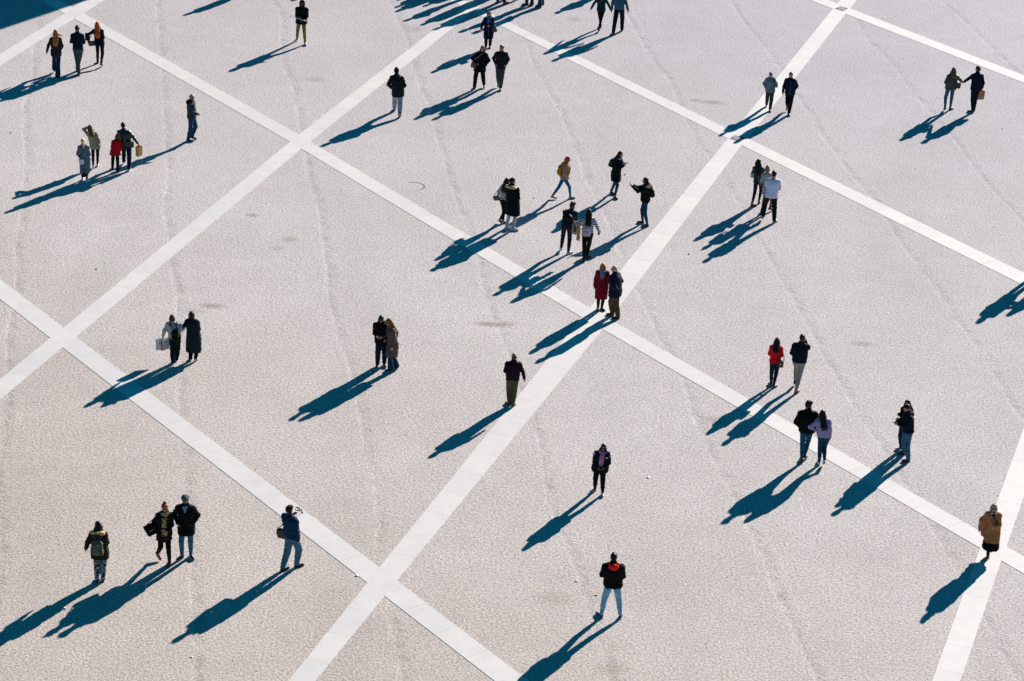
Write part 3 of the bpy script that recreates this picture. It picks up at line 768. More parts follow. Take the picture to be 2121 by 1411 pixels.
    def wrap(x, z, side, off=.012):                      # surface of the torso in front (1) or behind (-1), z in metres of the 1.75 m figure
        h = z_(z); cx_, cy_, rx_, ry_ = [float(np.interp(h, zz_, [r[q] for r in srt])) for q in (1, 2, 3, 4)]
        u = min(.97, abs(x-cx_)/rx_); return cy_+side*(ry_*(1-u**2.4)**(1/2.4)+off)
    c.wrap = wrap; c.zinv = lambda h: (h-dz)/s
    up_, el_, wr_ = (.052*b+t*.45), (.043*b+t*.45), (.035+t*.4)
    for i in (0, 1):
        S0 = sh[i]*1.0; S0[2] -= .034*s; S0[0] *= .94
        if T['arm'] == 'cape': continue
        F.cone(P(0, 0, 1.37), S0, .085*s, up_*s*.97, .045); F.cone(P((-.045 if i == 0 else .045), -.005, 1.445), S0, .048*s, up_*s*.88, .05)
        if T['arm'] == 'long':
            F.cone(S0, elb[i], up_*s, el_*s, .035); F.cone(elb[i], wr[i]+(elb[i]-wr[i])*T.get('cuff', .06), el_*s, wr_*s, .012)
        elif T['arm'] == 'three': F.cone(S0, elb[i], up_*s, el_*s, .035); F.cone(elb[i], elb[i]*.6+wr[i]*.4, el_*s, el_*s*1.05, .012)
        elif T['arm'] == 'short': F.cone(S0, S0*.35+elb[i]*.65, up_*s, up_*s*1.08, .03)
    if T['arm'] == 'cape':
        for i in (0, 1):
            S0 = sh[i]; S0[2] -= .02; F.cone(P(0, 0, 1.39), S0, .085*s, .068*s, .05); F.cone(S0, elb[i], .068*s, .088*s, .06); F.cone(elb[i], wr[i]*.8+elb[i]*.2, .085*s, .065*s, .05)
            lowp = elb[i]*.75+np.array([0, .05, 0])+P(0, 0, .8)*.0; F.cone(elb[i], np.array([elb[i][0]*.8, elb[i][1]*.6, z_(.72)]), .085*s, .07*s, .07)
    if T['collar']: F.cone(P(0, -.005, 1.45), P(0, .0, 1.515), (.070+t*.3)*s, (.068+t*.3)*s, .02)
    F.wobble(T['wob'], .19, seed+5)
    if T.get('quilt'): F.ribs(.012, T['quilt'])
    F.obj(T['name'], fabric(T['name']+'_cloth', T['col'], **T['m']), e)
    if T.get('hood'):                                    # hood lying on the back
        F = Field(P(0, 0, 1.3)-[.25, .3, .1], P(0, 0, 1.6)+[.25, .25, .1], .012)
        F.ell(P(0, -.115, 1.44), (.125*s, .075*s, .085*s), None, .02); F.cone(P(-.09, -.06, 1.49), P(-.085, .05, 1.46), .042*s, .03*s, .03); F.cone(P(.09, -.06, 1.49), P(.085, .05, 1.46), .042*s, .03*s, .03)
        F.wobble(.006, .1, seed); F.obj('hood', fabric('hood_cloth', T['hood'], bump=.5), e)
    if T.get('fur'):
        F = Field(P(0, 0, 1.3)-[.3, .35, .1], P(0, 0, 1.6)+[.3, .25, .1], .011)
        rp = [P(.15*math.sin(a)*1.0, -.055-.125*math.cos(a), 1.455+.045*math.cos(a*1.0)) for a in np.linspace(-2.3, 2.3, 14)]
        for a_, b_ in zip(rp, rp[1:]): F.cone(a_, b_, .042*s, .042*s, .02)
        r2 = random.Random(seed)
        for a_ in rp*4: F.ell(a_+np.array([r2.uniform(-.035, .035) for _ in range(3)]), (.02, .02, .02), None, .01)
        F.wobble(.008, .05, seed); F.obj('fur_trim', hairmat(T['fur']), e)
    if T.get('scarf'):
        F = Field(P(0, 0, 1.0)-[.3, .3, .1], P(0, 0, 1.6)+[.3, .35, .1], .012)
        rp = [P(.088*math.sin(a), .012+.088*math.cos(a), 1.475+.018*math.sin(2*a)) for a in np.linspace(0, 6.28, 12)]
        for a_, b_ in zip(rp, rp[1:]): F.cone(a_, b_, .042*s, .042*s, .015)
        col, drop = T['scarf'][:2]
        if drop:
            zs = np.linspace(1.46, 1.44-drop, 6); fy = lambda z: c.wrap(0, z, 1, .012)
            for a_, b_ in zip(zs, zs[1:]): F.cone([P(.02, 0, a_)[0], fy(a_), z_(a_)], [P(.024, 0, b_)[0], fy(b_), z_(b_)], .045*s, .048*s, .02, .55)
            zs = np.linspace(1.46, 1.48-drop, 6)
            for a_, b_ in zip(zs, zs[1:]): F.cone([P(-.02, 0, a_)[0], fy(a_), z_(a_)], [P(-.035, 0, b_)[0], fy(b_), z_(b_)], .038*s, .042*s, .02, .55)
        F.wobble(.006, .08, seed); F.obj('scarf', fabric('scarf_cloth', col, **(T['scarf'][2] if len(T['scarf']) > 2 else {})), e)
    for (nm, col, args) in T.get('bits', ()):            # collar shirt, panels and bands: (name, colour, [(kind, ...)])
        F = Field(P(0, 0, .8)-[.45, .45, .1], P(0, 0, 1.6)+[.45, .45, .1], .012)
        for q in args:
            if q[0] == 'cone': F.cone(P(*q[1]), P(*q[2]), q[3]*s, q[4]*s, .01, q[5] if len(q) > 5 else 1)
            if q[0] == 'ell': F.ell(P(*q[1]), [v*s for v in q[2]], None, .01)
            if q[0] == 'band':                           # band round the sleeve: (side, share of the upper arm, width)
                i = q[1]; a_ = sh[i]+(elb[i]-sh[i])*q[2]; b_ = sh[i]+(elb[i]-sh[i])*(q[2]+q[3]); F.cone(a_, b_, (up_+.006)*s, (up_+.006)*s, .01)
        F.obj(nm, fabric(nm+'_cloth', col), e)
    # ---- hair
    hk, hcol = hair[0], hair[1]; ln = hair[2] if len(hair) > 2 else .28
    cut = [((0, .85, -.53), .035*s)]
    if hk != 'none':
        F = Field(hc-[.30, .36, ln+.35], hc+[.32, .25, .22], .0105)
        if hk == 'fringe': F.ell(hp(0, -.02, -.012), (.080*s, .094*s, .065*s), HR, .02, [((0, .85, -.53), .0*s), ((0, 0, 1), .035*s)])
        else: F.ell(hp(0, -.012, .018), (.083*s, .103*s, .101*s), HR, .02, cut)
        if hk == 'short': F.ell(hp(.01, .035, .085), (.055*s, .05*s, .03*s), HR, .03)
        if hk in ('quiff',): F.ell(hp(.015, .055, .088), (.06*s, .045*s, .04*s), HR, .03); F.ell(hp(-.02, .0, .10), (.06*s, .07*s, .03*s), HR, .03)
        if hk in ('long', 'wind', 'longside'):
            F.ell(hp(0, -.03, -.06), (.092*s, .085*s, .10*s), HR, .03, cut)
            bk = t+.10
            for o in (-1, 0, 1):
                F.cone(hp(o*.045, -.06, -.05), P(o*.05, -(bk+.03), 1.52-ln*.6), .052*s, .05*s, .03); F.cone(P(o*.05, -(bk+.03), 1.52-ln*.6), P(o*.045, -(bk+.02), 1.55-ln), .05*s, .028*s, .03)
            if hk != 'wind':
                for o in (-1, 1): F.cone(hp(o*.075, .01, -.03), P(o*.10, .03, 1.54-ln*.35), .028*s, .03*s, .02); 
            if hk == 'longside':
                for o in (-1, 1): F.cone(P(o*.10, .03, 1.54-ln*.35), P(o*.10, .11+t*.6, 1.50-ln*.8), .035*s, .025*s, .02)
            if hk == 'wind':
                F.cone(hp(.05, -.04, -.03), hp(.17, -.02, -.09), .045*s, .028*s, .03); F.cone(hp(.17, -.02, -.09), hp(.24, -.0, -.13), .028*s, .010*s, .02)
        if hk in ('bob', 'curly'):
            F.ell(hp(0, -.025, -.045), (.098*s, .094*s, .095*s), HR, .03, [((0, .9, -.1), .035*s)])
            for o in (-1, 1): F.cone(hp(o*.075, .01, .0), hp(o*.078, .012, -.08), .03*s, .03*s, .02)
            if hk == 'curly': F.ell(hp(0, .03, .08), (.075*s, .055*s, .045*s), HR, .02)
        if hk == 'pony': F.cone(hp(0, -.09, -.0), hp(.02, -.125, -.05), .032*s, .035*s, .02); F.cone(hp(.02, -.125, -.05), P(.02, -.15, 1.56-ln), .035*s, .018*s, .02)
        if hk == 'bun': F.ell(hp(0, -.03, .125), (.045*s, .045*s, .038*s), HR, .015); F.ell(hp(0, .055, .07), (.06*s, .035*s, .04*s), HR, .02)
        if hk == 'tuft': F.ell(hp(0, -.03, -.045), (.09*s, .085*s, .085*s), HR, .03, cut); F.cone(hp(0, -.03, .09), hp(-.01, -.04, .14), .035*s, .02*s, .02)
        F.wobble(.004 if hk in ('short', 'fringe', 'quiff') else .0085 if hk == 'curly' else .006, .09, seed+3); F.obj('hair', hairmat(hcol), e)
    # ---- extras worn on the head
    for x in extra:
        if x[0] == 'sunglasses':
            dk = plain('dark_lens', (.006, .005, .006), .12); parts = []
            for o in (-1, 1):
                parts.append(uvs(hp(o*.034, .088, .004), (.027*s, .010*s, .018*s), HR)); parts.append(tube([hp(o*.058, .084, .010), hp(o*.080, .03, .008), hp(o*.080, -.01, .0)], .004, 5))
            parts.append(tube([hp(-.02, .097, .008), hp(.02, .097, .008)], .004, 5)); mesh_obj('sunglasses', *join(parts), dk, e)
        if x[0] == 'beard':
            F = Field(hc-[.2, .2, .2], hc+[.2, .2, .1], .009); F.ell(hp(0, .035, -.072), (.056*s, .060*s, .050*s), HR, .01, [((0, 0, 1), .038*s)]); F.cone(hp(-.03, .086, -.044), hp(.03, .086, -.044), .010*s, .010*s, .01)
            F.obj('beard', hairmat(x[1]), e)
        if x[0] == 'cap':
            F = Field(hc-[.25, .25, .1], hc+[.25, .25, .25], .010); F.ell(hp(0, .0, .062), (.098*s, .125*s, .058*s), HR, .02); F.ell(hp(0, .10, .035), (.065*s, .05*s, .014*s), HR, .02)
            F.wobble(.004, .1, seed); F.obj('flat_cap', fabric('cap_cloth', x[1]), e)
        if x[0] == 'beanie':
            F = Field(hc-[.25, .25, .15], hc+[.25, .25, .25], .010); F.ell(hp(0, -.012, .02), (.092*s, .110*s, .112*s), HR, .02, [((0, .75, -.66), .050*s)]); F.cone(hp(-.03, -.02, .12), hp(.02, -.02, .125), .03*s, .02*s, .03)
            F.wobble(.004, .1, seed); F.obj('beanie', fabric('beanie_cloth', x[1]), e)
        if x[0] == 'hoodup':
            F = Field(hc-[.28, .28, .3], hc+[.28, .28, .25], .011); F.ell(hp(0, -.025, .0), (.112*s, .125*s, .135*s), HR, .03, [((0, .95, -.3), .055*s)]); F.cone(hp(0, -.03, -.08), P(0, -.03, 1.47), .10*s, .12*s, .04)
            F.wobble(.004, .1, seed); F.obj('hood', fabric('hood_cloth', x[1]), e)
        if x[0] == 'hairband': mesh_obj('hair_band', *tube([hp(.083*math.sin(a), -.01, .018+.102*math.cos(a)) for a in np.linspace(-1.4, 1.4, 12)], .006, 6), fabric('band', x[1]), e)
    return c

# ------------------------------------------------------------------ bags and things carried
def holder(c, name, label, cat, at, group=None):
    w = bpy.data.objects.new(name, None); COL.objects.link(w)
    fr = c.ph; fw = np.array([math.cos(fr), math.sin(fr)]); rt = np.array([fw[1], -fw[0]])
    xy = c.base + rt*at[0] + fw*at[1]
    w.location = (xy[0], xy[1], at[2]+.004); w.rotation_euler.z = fr-math.pi/2
    tag(w, label, cat, group); return w
def backpack(c, label, col, half=(.145, .075, .20), z=1.20, x=0.0, t=.04, trim=None, cat='backpack', straps=True, pocket=None, lacing=None, tilt=0):
    s = c.s; ctr = c.P(x, -(.115+t+half[1]), z); w = holder(c, 'backpack', label, cat, ctr)
    m = fabric('pack_cloth', col, rough=.6, bump=.5)
    F = Field(np.array([-.25, -.2, -.32]), np.array([.25, .25, .32]), .011); R = rotm(0, 0, tilt)
    F.box((0, 0, -.02), (half[0]*s, half[1]*s, (half[2]-.02)*s), .06, R, .02); F.ell(R@np.array([0, .01, half[2]*.62])*s, (half[0]*.93*s, half[1]*.98*s, half[2]*.48*s), R, .04)
    F.wobble(.006, .15, 5); F.obj('pack_body', m, w)
    F = Field(np.array([-.25, -.26, -.32]), np.array([.25, .2, .3]), .011); F.box(R@np.array([0, -half[1]*.95, -half[2]*.38])*s, (half[0]*.72*s, .035*s, half[2]*.44*s), .03, R, .02)
    F.obj('front_pocket', fabric('pocket_cloth', pocket or col, rough=.6, bump=.4), w)
    if trim:
        for o in (-1, 1):
            F = Field(np.array([-.3, -.2, -.32]), np.array([.3, .2, .1]), .011); F.ell(np.array([o*half[0]*.93, 0, -half[2]*.55])*s, (.035*s, half[1]*.9*s, half[2]*.45*s), None, .02); F.obj('side_panel', fabric('panel_cloth', trim), w)
    if lacing:
        y = -half[1]*s-.055; pts = []
        for k in range(7): pts.append(((-.06 if k % 2 else .06), y, .13-.042*k))
        mesh_obj('lacing', *tube(pts, .0055, 6), plain('cord', lacing, .6), w)
    mesh_obj('grab_loop', *tube([(-.035, half[1]*.5, half[2]*s), (-.03, half[1]*.3, half[2]*s+.05), (.03, half[1]*.3, half[2]*s+.05), (.035, half[1]*.5, half[2]*s)], .008, 6), m, w)
    if straps:
        for o in (-1, 1):
            S0 = c.sh[0 if o < 0 else 1]; xx = S0[0]*.62
            st = np.array([xx, S0[1]-.01, S0[2]+.082]); lowz = c.zinv(S0[2])-.33
            pts = [ctr+[o*.06, half[1]*.7, half[2]*.8], np.array([xx, c.wrap(xx, c.zinv(S0[2])+.01, -1, .01), S0[2]+.04]), st]
            for k in (0, .25, .5, .75, 1): 
                zq = c.zinv(S0[2])*(1-k)+lowz*k+.0; xq = xx*(1+.55*k); pts.append(np.array([xq, c.wrap(xq, zq, 1, .008), (zq-c.zinv(0))*s if False else S0[2]-.33*k*s]))
            pts += [np.array([o*.19*s, 0, S0[2]-.36*s]), ctr+[o*half[0]*.9, half[1]*.5, -half[2]*.6]]
            mesh_obj('shoulder_strap', *tube([p-ctr for p in pts], .017, 6), m, w)
    return w
def shoulder_bag(c, label, col, at, half, strap_from, strapcol=None, cat='handbag', name='shoulder_bag', yaw=0, clasp=None, across=True, t=.04, roll=0, trim=None, flap=True, logo=None):
    """bag at a point of the body; the strap goes up to a shoulder ('L' or 'R'), across front and back"""
    s = c.s; ctr = c.P(*at); w = holder(c, name, label, cat, ctr); R = rotm(math.radians(yaw), 0, math.radians(roll))
    m = plain('leather', col, .5) if cat != 'tote' else fabric('tote_cloth', col)
    F = Field(-np.array([.32]*3), np.array([.32]*3), .011); F.box((0, 0, 0), [h*s for h in half], min(half)*.8*s, R, .01); F.wobble(.005, .15, 3); F.obj('bag_body', m, w)
    if flap:
        F = Field(-np.array([.32]*3), np.array([.32]*3), .011); F.box(R@np.array([0, -half[1]*.75*(1 if at[1] <= 0.05 else -1), half[2]*.35])*s, (half[0]*1.03*s, half[1]*.5*s, half[2]*.6*s), .015, R, .01); F.obj('flap', m, w)
    if clasp: mesh_obj('clasp', *uvs(R@np.array([0, -half[1]*1.35, half[2]*.1])*s, (.02, .012, .025)), plain('brass', clasp, .3, .9), w)
    i = 0 if strap_from == 'L' else 1; S0 = c.sh[i]; o = -1 if i == 0 else 1
    up_ = np.array([S0[0]*.6, S0[1], S0[2]+.10+t*.3]); a0 = ctr+R@(np.array([-half[0]*.9, 0, half[2]])*s); a1 = ctr+R@(np.array([half[0]*.9, 0, half[2]])*s)
    def path(side, end):
        st = np.array([S0[0]*.55, S0[1], S0[2]+.085+t*.3]); pts = []
        for k in np.linspace(.12, .92, 7):
            p = st*(1-k)+end*k; p[1] = c.wrap(p[0], c.zinv(p[2]), side, .016); pts.append(p)
        return st, pts
    if True:
        st, pb = path(-1, a0); _, pf = path(1, a1)
        pts = [a0]+pb[::-1]+[st]+pf+[a1]
        mesh_obj('strap', *tube([p-ctr for p in pts], .011, 6), plain('strap', strapcol or col, .6), w)
    if logo: mesh_obj('white_print', *prism([(-.07, -.004), (.07, -.004), (.07, .004), (-.07, .004)], -.0, .002), plain('print', logo, .6), w).matrix_local = Matrix.Translation((0, half[1]*s+.012, 0)) @ Matrix.Rotation(-math.pi/2, 4, 'X') @ Matrix.Rotation(math.radians(roll), 4, 'Z')
    return w
def carrier(c, label, col, hand, half=(.13, .055, .16), handles=(.5, .4, .3), yaw=90, name='paper_bag', cat='paper bag', drop=.08, text=None, edge=None, dx=(0, 0)):
    """open-topped carrier bag hanging from a hand"""
    s = c.s; h = c.palm[hand]; ctr = h+np.array([dx[0], dx[1], -(drop+half[2])]); w = holder(c, name, label, cat, ctr); R = rotm(math.radians(yaw))
    a, b, z = half; V = []; F = []
    for zz, kx in ((-z, 1), (z, 1.02)):
        for x, y in ((-a, -b), (a, -b), (a, b), (-a, b)): V.append(R@np.array([x*kx, y*(1.25 if zz > 0 else 1), zz]))
    for zz in (z, -z*.93):
        for x, y in ((-a+.006, -b+.006), (a-.006, -b+.006), (a-.006, b-.006), (-a+.006, b-.006)): V.append(R@np.array([x*1.02, y*(1.25 if zz > 0 else 1), zz]))
    F = [(3, 2, 1, 0)] + [(i, (i+1) % 4, 4+(i+1) % 4, 4+i) for i in range(4)] + [(4+i, 4+(i+1) % 4, 8+(i+1) % 4, 8+i) for i in range(4)] + [(8+(i), 8+(i+1) % 4, 12+(i+1) % 4, 12+i) for i in range(4)] + [(12, 13, 14, 15)]
    mesh_obj('bag_body', V, F, plain('bag_paper', col, .8), w, smooth=False)
    for o in (-1, 1):
        pts = [R@np.array([-a*.45, o*b*1.2, z]), R@np.array([-a*.3, o*b*.5, z])+[0, 0, drop*.7], h-ctr+R@np.array([0, o*.01, 0]), R@np.array([a*.3, o*b*.5, z])+[0, 0, drop*.7], R@np.array([a*.45, o*b*1.2, z])]
        mesh_obj('handle', *tube(pts, .005, 6), plain('handle', handles, .7), w)
    if edge:
        for o in (-1, 1):
            q = [R@np.array([o*(a+.003), -b*1.0, -z]), R@np.array([o*(a+.003), b*1.0, -z]), R@np.array([o*(a*1.02+.003), b*1.25, z]), R@np.array([o*(a*1.02+.003), -b*1.25, z])]
            mesh_obj('side_gusset', q, [(0, 1, 2, 3)], plain('gusset', edge, .7), w, smooth=False)
    if text:
        for sy in (-1, 1):
            cu = bpy.data.curves.new('printed_lettering', 'FONT'); cu.body = text[0]; cu.size = text[1]; cu.extrude = .0008; cu.align_x = 'CENTER'
            o = bpy.data.objects.new('printed_lettering', cu); COL.objects.link(o); o.parent = w
            rm = Matrix(R.tolist()).to_4x4()
            o.matrix_local = rm @ Matrix.Translation((0, sy*(b*1.12+.010), text[3])) @ Matrix.Rotation(math.pi/2, 4, 'X') @ (Matrix.Rotation(math.pi, 4, 'Y') if sy > 0 else Matrix.Identity(4)) 
            dg = bpy.context.evaluated_depsgraph_get(); me = bpy.data.meshes.new_from_object(o.evaluated_get(dg)); mw = o.matrix_local.copy(); bpy.data.objects.remove(o)
            o = bpy.data.objects.new('printed_lettering', me); COL.objects.link(o); o.parent = w; o.matrix_local = mw
            me.materials.clear(); me.materials.append(plain('print_ink', text[2], .8))
    return w
def gadget(c, label, col, pos, half=(.036, .005, .072), rot=(0, 60, 0), name='phone', cat='phone', screen=True):
    pos = np.asarray(pos, float); w = holder(c, name, label, cat, pos); R = rotm(*[math.radians(v) for v in rot])
    F = Field(-np.array([.12]*3), np.array([.12]*3), .005); F.box((0, 0, 0), half, .004, R, .0); F.obj('case', plain('phone_case', col, .35), w)
    q = [R@np.array([x*half[0]*.9, -(half[1]+.003), z*half[2]*.92]) for x, z in ((-1, -1), (1, -1), (1, 1), (-1, 1))]
    if screen: mesh_obj('screen', q, [(0, 1, 2, 3)], plain('screen_glass', (.02, .022, .025), .1), w, smooth=False)
    return w
# ------------------------------------------------------------------ who stands where (points of the photograph -> places on the ground)
def pants(col, fit='reg', **k): return dict(col=col, fit=fit, **k)
BS = ((.010, .010, .012), (.012, .012, .012))
# three friends, upper left
c = person('woman in grey parka and flared jeans, long red-blonde hair blowing sideways, walking away', (114.8, 62), (113, 150.5), (120.5, 160), 97,
  dict(col=(.018, .020, .022), hem=.72, t=.03, name='parka'), pants((.008, .030, .065), 'flare'), BS, ('wind', (.42, .12, .02), .36), ('out', 'pocket'), f=True, lift=(.10, 0))
c = person('man in navy sweater and grey-green trousers walking between two red-haired women', (159.2, 53.5), (163.5, 155.5), (161, 147), 94,
  dict(col=NVY, t=.02, hem=.90, name='sweater'), pants((.045, .068, .080), 'reg'), ((.06, .02, .012), (.03, .015, .01)), ('short', (.05, .028, .015)), ('wide', 'wide'), lift=(0, .03))
c = person('woman in black jacket and trousers with long bright orange-red hair, rightmost of three walking away', (200, 46), (202.2, 131), (211, 139), 90,
  dict(col=BLK, t=.025, hem=.80), pants(BLK, 'slim'), ((.008,)*3, (.012,)*3, 'boot'), ('long', (.55, .10, .012), .38), ('link', 'pocket'), f=True, lift=(0, .08))
shoulder_bag(c, 'black handbag with a brass clasp hanging on the arm of the orange-haired woman', (.012, .014, .016), (-.30, .02, .86), (.13, .05, .10), 'L', clasp=(.8, .45, .05), roll=-12, name='handbag')
w = holder(c, 'folded_jacket', 'dark folded jacket carried over the arm of the orange-haired woman', 'jacket', c.wr[0])
F = Field(-np.array([.2, .2, .35]), np.array([.2, .2, .2]), .012); F.box((-.03, 0, -.03), (.08, .05, .15), .03); F.box((.02, .02, -.08), (.05, .05, .17), .03); F.wobble(.012, .1, 4); F.obj('cloth', fabric('folded_cloth', (.007, .009, .013)), w)
# the four on the left
c = person('woman in beige parka and black leggings, hand raised to her brow, wavy dark blonde hair', (183.5, 260), (192.6, 349.5), (202.5, 344.5), 98,
  dict(col=(.32, .245, .17), hem=.80, t=.04, hood=(.32, .245, .17), name='parka', flare=.01), pants((.005,)*3, 'skinny'), ((.55, .55, .58), (.6, .6, .62)), ('long', (.13, .065, .02), .20), ('brow', 'out'), f=True, lift=(.06, 0), lxmax=.2)
c = person('older woman in long blue-grey coat, pale blonde ponytail and white shoes', (170.5, 288), (171.8, 372.5), (181.5, 377.5), 98,
  dict(col=(.105, .15, .175), hem=.36, t=.035, name='long_coat', flare=.0, waist=.01), dict(col=(.3, .17, .12), fit='skinny', name='stockings', skirt=(.22, -.045, (.020, .010, .016))), ((.68, .68, .76), (.7, .7, .72)), ('pony', (.88, .54, .22), .20), ('pocket', 'pocket'), f=True, toes=(80, 55))
shoulder_bag(c, 'white crossbody bag at the left hip of the blonde woman in the long coat', (.62, .64, .72), (-.13, -.20, .88), (.095, .04, .11), 'R', strapcol=(.01, .01, .012), name='crossbody_bag', roll=-8)
c = person('child in hooded red jacket and black trousers beside the man with the paper bag', (243.3, 279.5), (232.8, 350.5), (244.6, 355.5), 95,
  dict(col=(.42, .006, .010), hem=.76, t=.045, hood=(.36, .006, .010), flare=.035), pants((.006, .007, .009), 'reg'), BS, ('curly', (.10, .055, .025)), ('wide', 'pocket'), f=True, minH=1.3)
c = person('man in black leather jacket, dark jeans and white sneakers carrying a brown paper bag', (249.6, 255), (256, 341), (268, 353.5), 95,
  dict(col=(.008, .010, .012), hem=.84, t=.035, m=dict(rough=.42, sheen=0., bump=.6, spec=.5)), pants((.008, .016, .038), 'reg'), ((.55, .58, .66), (.65, .65, .68)), ('short', (.022, .013, .010)), ('front', ((.30, .05, -.46), (.3, -1, 0))), b=1.04, yaw=15, lift=(.07, 0))
carrier(c, 'brown paper bag in the right hand of the man in the leather jacket', (.60, .31, .10), 1, (.10, .06, .17), (.3, .14, .05), yaw=55, drop=.05)
shoulder_bag(c, 'black shoulder bag on the back of the man in the leather jacket', (.008, .009, .011), (.17, -.22, 1.02), (.13, .055, .11), 'L', name='shoulder_bag')
c = person('bald bearded man in grey hooded jacket, jeans and dark sunglasses, walking alone', (394.4, 195), (401, 289), (392.6, 293.8), -12,
  dict(col=(.028, .038, .045), hem=.86, t=.035, hood=(.006, .014, .022), bits=[('silver_panel', (.30, .31, .33), [('ell', (.03, .165, 1.33), (.11, .02, .09))])]), pants((.010, .045, .10), 'reg'), ((.006,)*3, (.45, .42, .38)), ('fringe', (.02, .012, .01)), ('pocket', 'frontlow'),
  yaw=-32, pitch=14, toes=(-15, -5), lift=(.03, 0), extra=[('sunglasses',), ('beard', (.008, .006, .005))], b=.98)
c = person('man in black hooded puffer and khaki trousers holding a stick by the top edge', (626.3, .5), (632.5, 93.5), (613.5, 86), -92,
  dict(col=(.005, .006, .007), hem=.80, t=.045, name='puffer_jacket', flare=.01), pants((.24, .16, .04), 'slim', m=dict(bump=.9)), ((.55, .57, .55), (.6,)*3, 'shoe'), ('none', BLK), ('frontlow', 'front'), b=1.05, tone='dark', toes=(-70, -120), pitch=14, extra=[('hoodup', (.005, .006, .007))])
w = holder(c, 'selfie_stick', 'white stick with red tips held by the khaki-trousered man at the top edge', 'selfie stick', (c.palm[0]+c.palm[1])/2)
d0 = np.array([.42, .10, .14]); mesh_obj('rod', *tube([-d0*.55, d0*.55], .012, 8), plain('white_plastic', (.75, .78, .8), .4), w)
mesh_obj('grip', *tube([-d0*.62, -d0*.45], .017, 8), plain('red_grip', (.45, .03, .03), .5), w); mesh_obj('clamp', *join([tube([d0*.55, d0*.95], .004, 6), tube([d0*.95+[-.02, 0, .03], d0*.95+[.02, 0, -.03]], .012, 6)]), plain('red_grip', (.45, .03, .03), .5), w)
c = person('man in long black puffer and beanie with pale grey sweatpants, walking away alone', (820.5, 142), (816.5, 229.5), (828.3, 243.5), 92,
  dict(col=(.006, .008, .010), hem=.66, t=.06, quilt=.115, name='puffer_coat', hood=(.006, .008, .010), m=dict(rough=.5)), pants((.33, .34, .40), 'loose', m=dict(bump=.8)), ((.008,)*3, (.02,)*3, 'high'), ('short', (.01, .01, .01)), ('pocketw', 'pocketw'), b=1.03, extra=[('beanie', (.008, .008, .009))], lift=(.02, .02))
# top centre
c = person('curly-haired woman in long open navy coat with blue scarf and purple handbag', (1013.3, 23), (1015, 99.5), (1005.5, 101), -90,
  dict(col=(.005, .006, .022), hem=.50, t=.045, name='long_coat', scarf=((.015, .15, .34), .16), bits=[('cardigan_edge', (.09, .11, .095), [('cone', (.0, .185, 1.2), (.0, .215, .62), .016, .016)])]), pants((.008, .012, .013), 'reg'), ((.012,)*3, (.4,)*3), ('curly', (.16, .11, .06)), ('front', 'out'), f=True, tone='fair', b=1.06, extra=[('sunglasses',)], lift=(0, .03))
shoulder_bag(c, 'purple-brown handbag held at the hip of the curly-haired woman', (.06, .02, .045), (-.26, .16, .93), (.11, .05, .10), 'L', name='handbag', roll=25)
c = person('woman in black coat and pink sneakers with long auburn hair, walking towards the camera', (1001, 94), (1002.5, 182.5), (980.5, 186.5), -95,
  dict(col=(.005, .005, .006), hem=.72, t=.05, name='coat', flare=.015), pants((.005,)*3, 'reg'), ((.30, .03, .12), (.5, .4, .42)), ('longside', (.14, .035, .015), .30), ('pocketw', 'hip'), f=True, tone='fair', b=1.04, toes=(-80, -125), lift=(.05, 0), yaw=5)
shoulder_bag(c, 'taupe crossbody bag on the hip of the woman with pink sneakers', (.095, .065, .060), (.24, .12, .98), (.10, .035, .11), 'L', strapcol=(.35, .28, .2), name='crossbody_bag', roll=-10)
c = person('grey-bearded man in black jacket and grey trousers, hands in pockets, looking aside', (1039.6, 92.5), (1036.5, 187.5), (1031.5, 181.5), -88,
  dict(col=(.010, .013, .017), hem=.84, t=.035, quilt=.06), pants((.045, .058, .066), 'reg'), ((.03, .035, .03), (.3, .3, .3)), ('short', (.14, .12, .10)), (((.0, .06, -.42), (.7, -1, -.1)), ((.0, .06, -.42), (.7, -1, -.1))), b=1.06, yaw=-35, toes=(-85, -95), extra=[('beard', (.25, .23, .20))], lift=(0, .10))
c = person('woman in dark green striped sweater and black leggings at the top edge, hand in hand', (1246, -20), (1243.5, 57), (1240.3, 66.5), 94,
  dict(col=(.007, .045, .045), hem=.86, t=.025, name='sweater', flare=.005, m=dict(stripe=(.035, (.003, .018, .02), .4))), pants((.005,)*3, 'skinny'), ((.008,)*3, (.3,)*3), ('long', (.06, .03, .015), .2), (((.22, .02, -.47), (.3, -1, 0)), (('px', 1266, 22.5, .86), (.4, -1, 0))), f=True, lift=(0, .05))
c = person('man in mottled teal sweater and navy trousers holding a woman\'s hand at the top edge', (1282, -27), (1269.5, 71.5), (1288.5, 64), 86,
  dict(col=(.045, .125, .165), hem=.88, t=.03, name='sweater', m=dict(stripe=(.022, (.025, .075, .105), .5), var=.4)), pants((.005, .008, .016), 'reg'), ((.02, .015, .012), (.25,)*3), ('short', (.03, .02, .012)), ((('px', 1266.5, 23, .90), (.4, -1, 0)), ((.17, .03, -.50), (.3, -1, 0))), tone='mid')
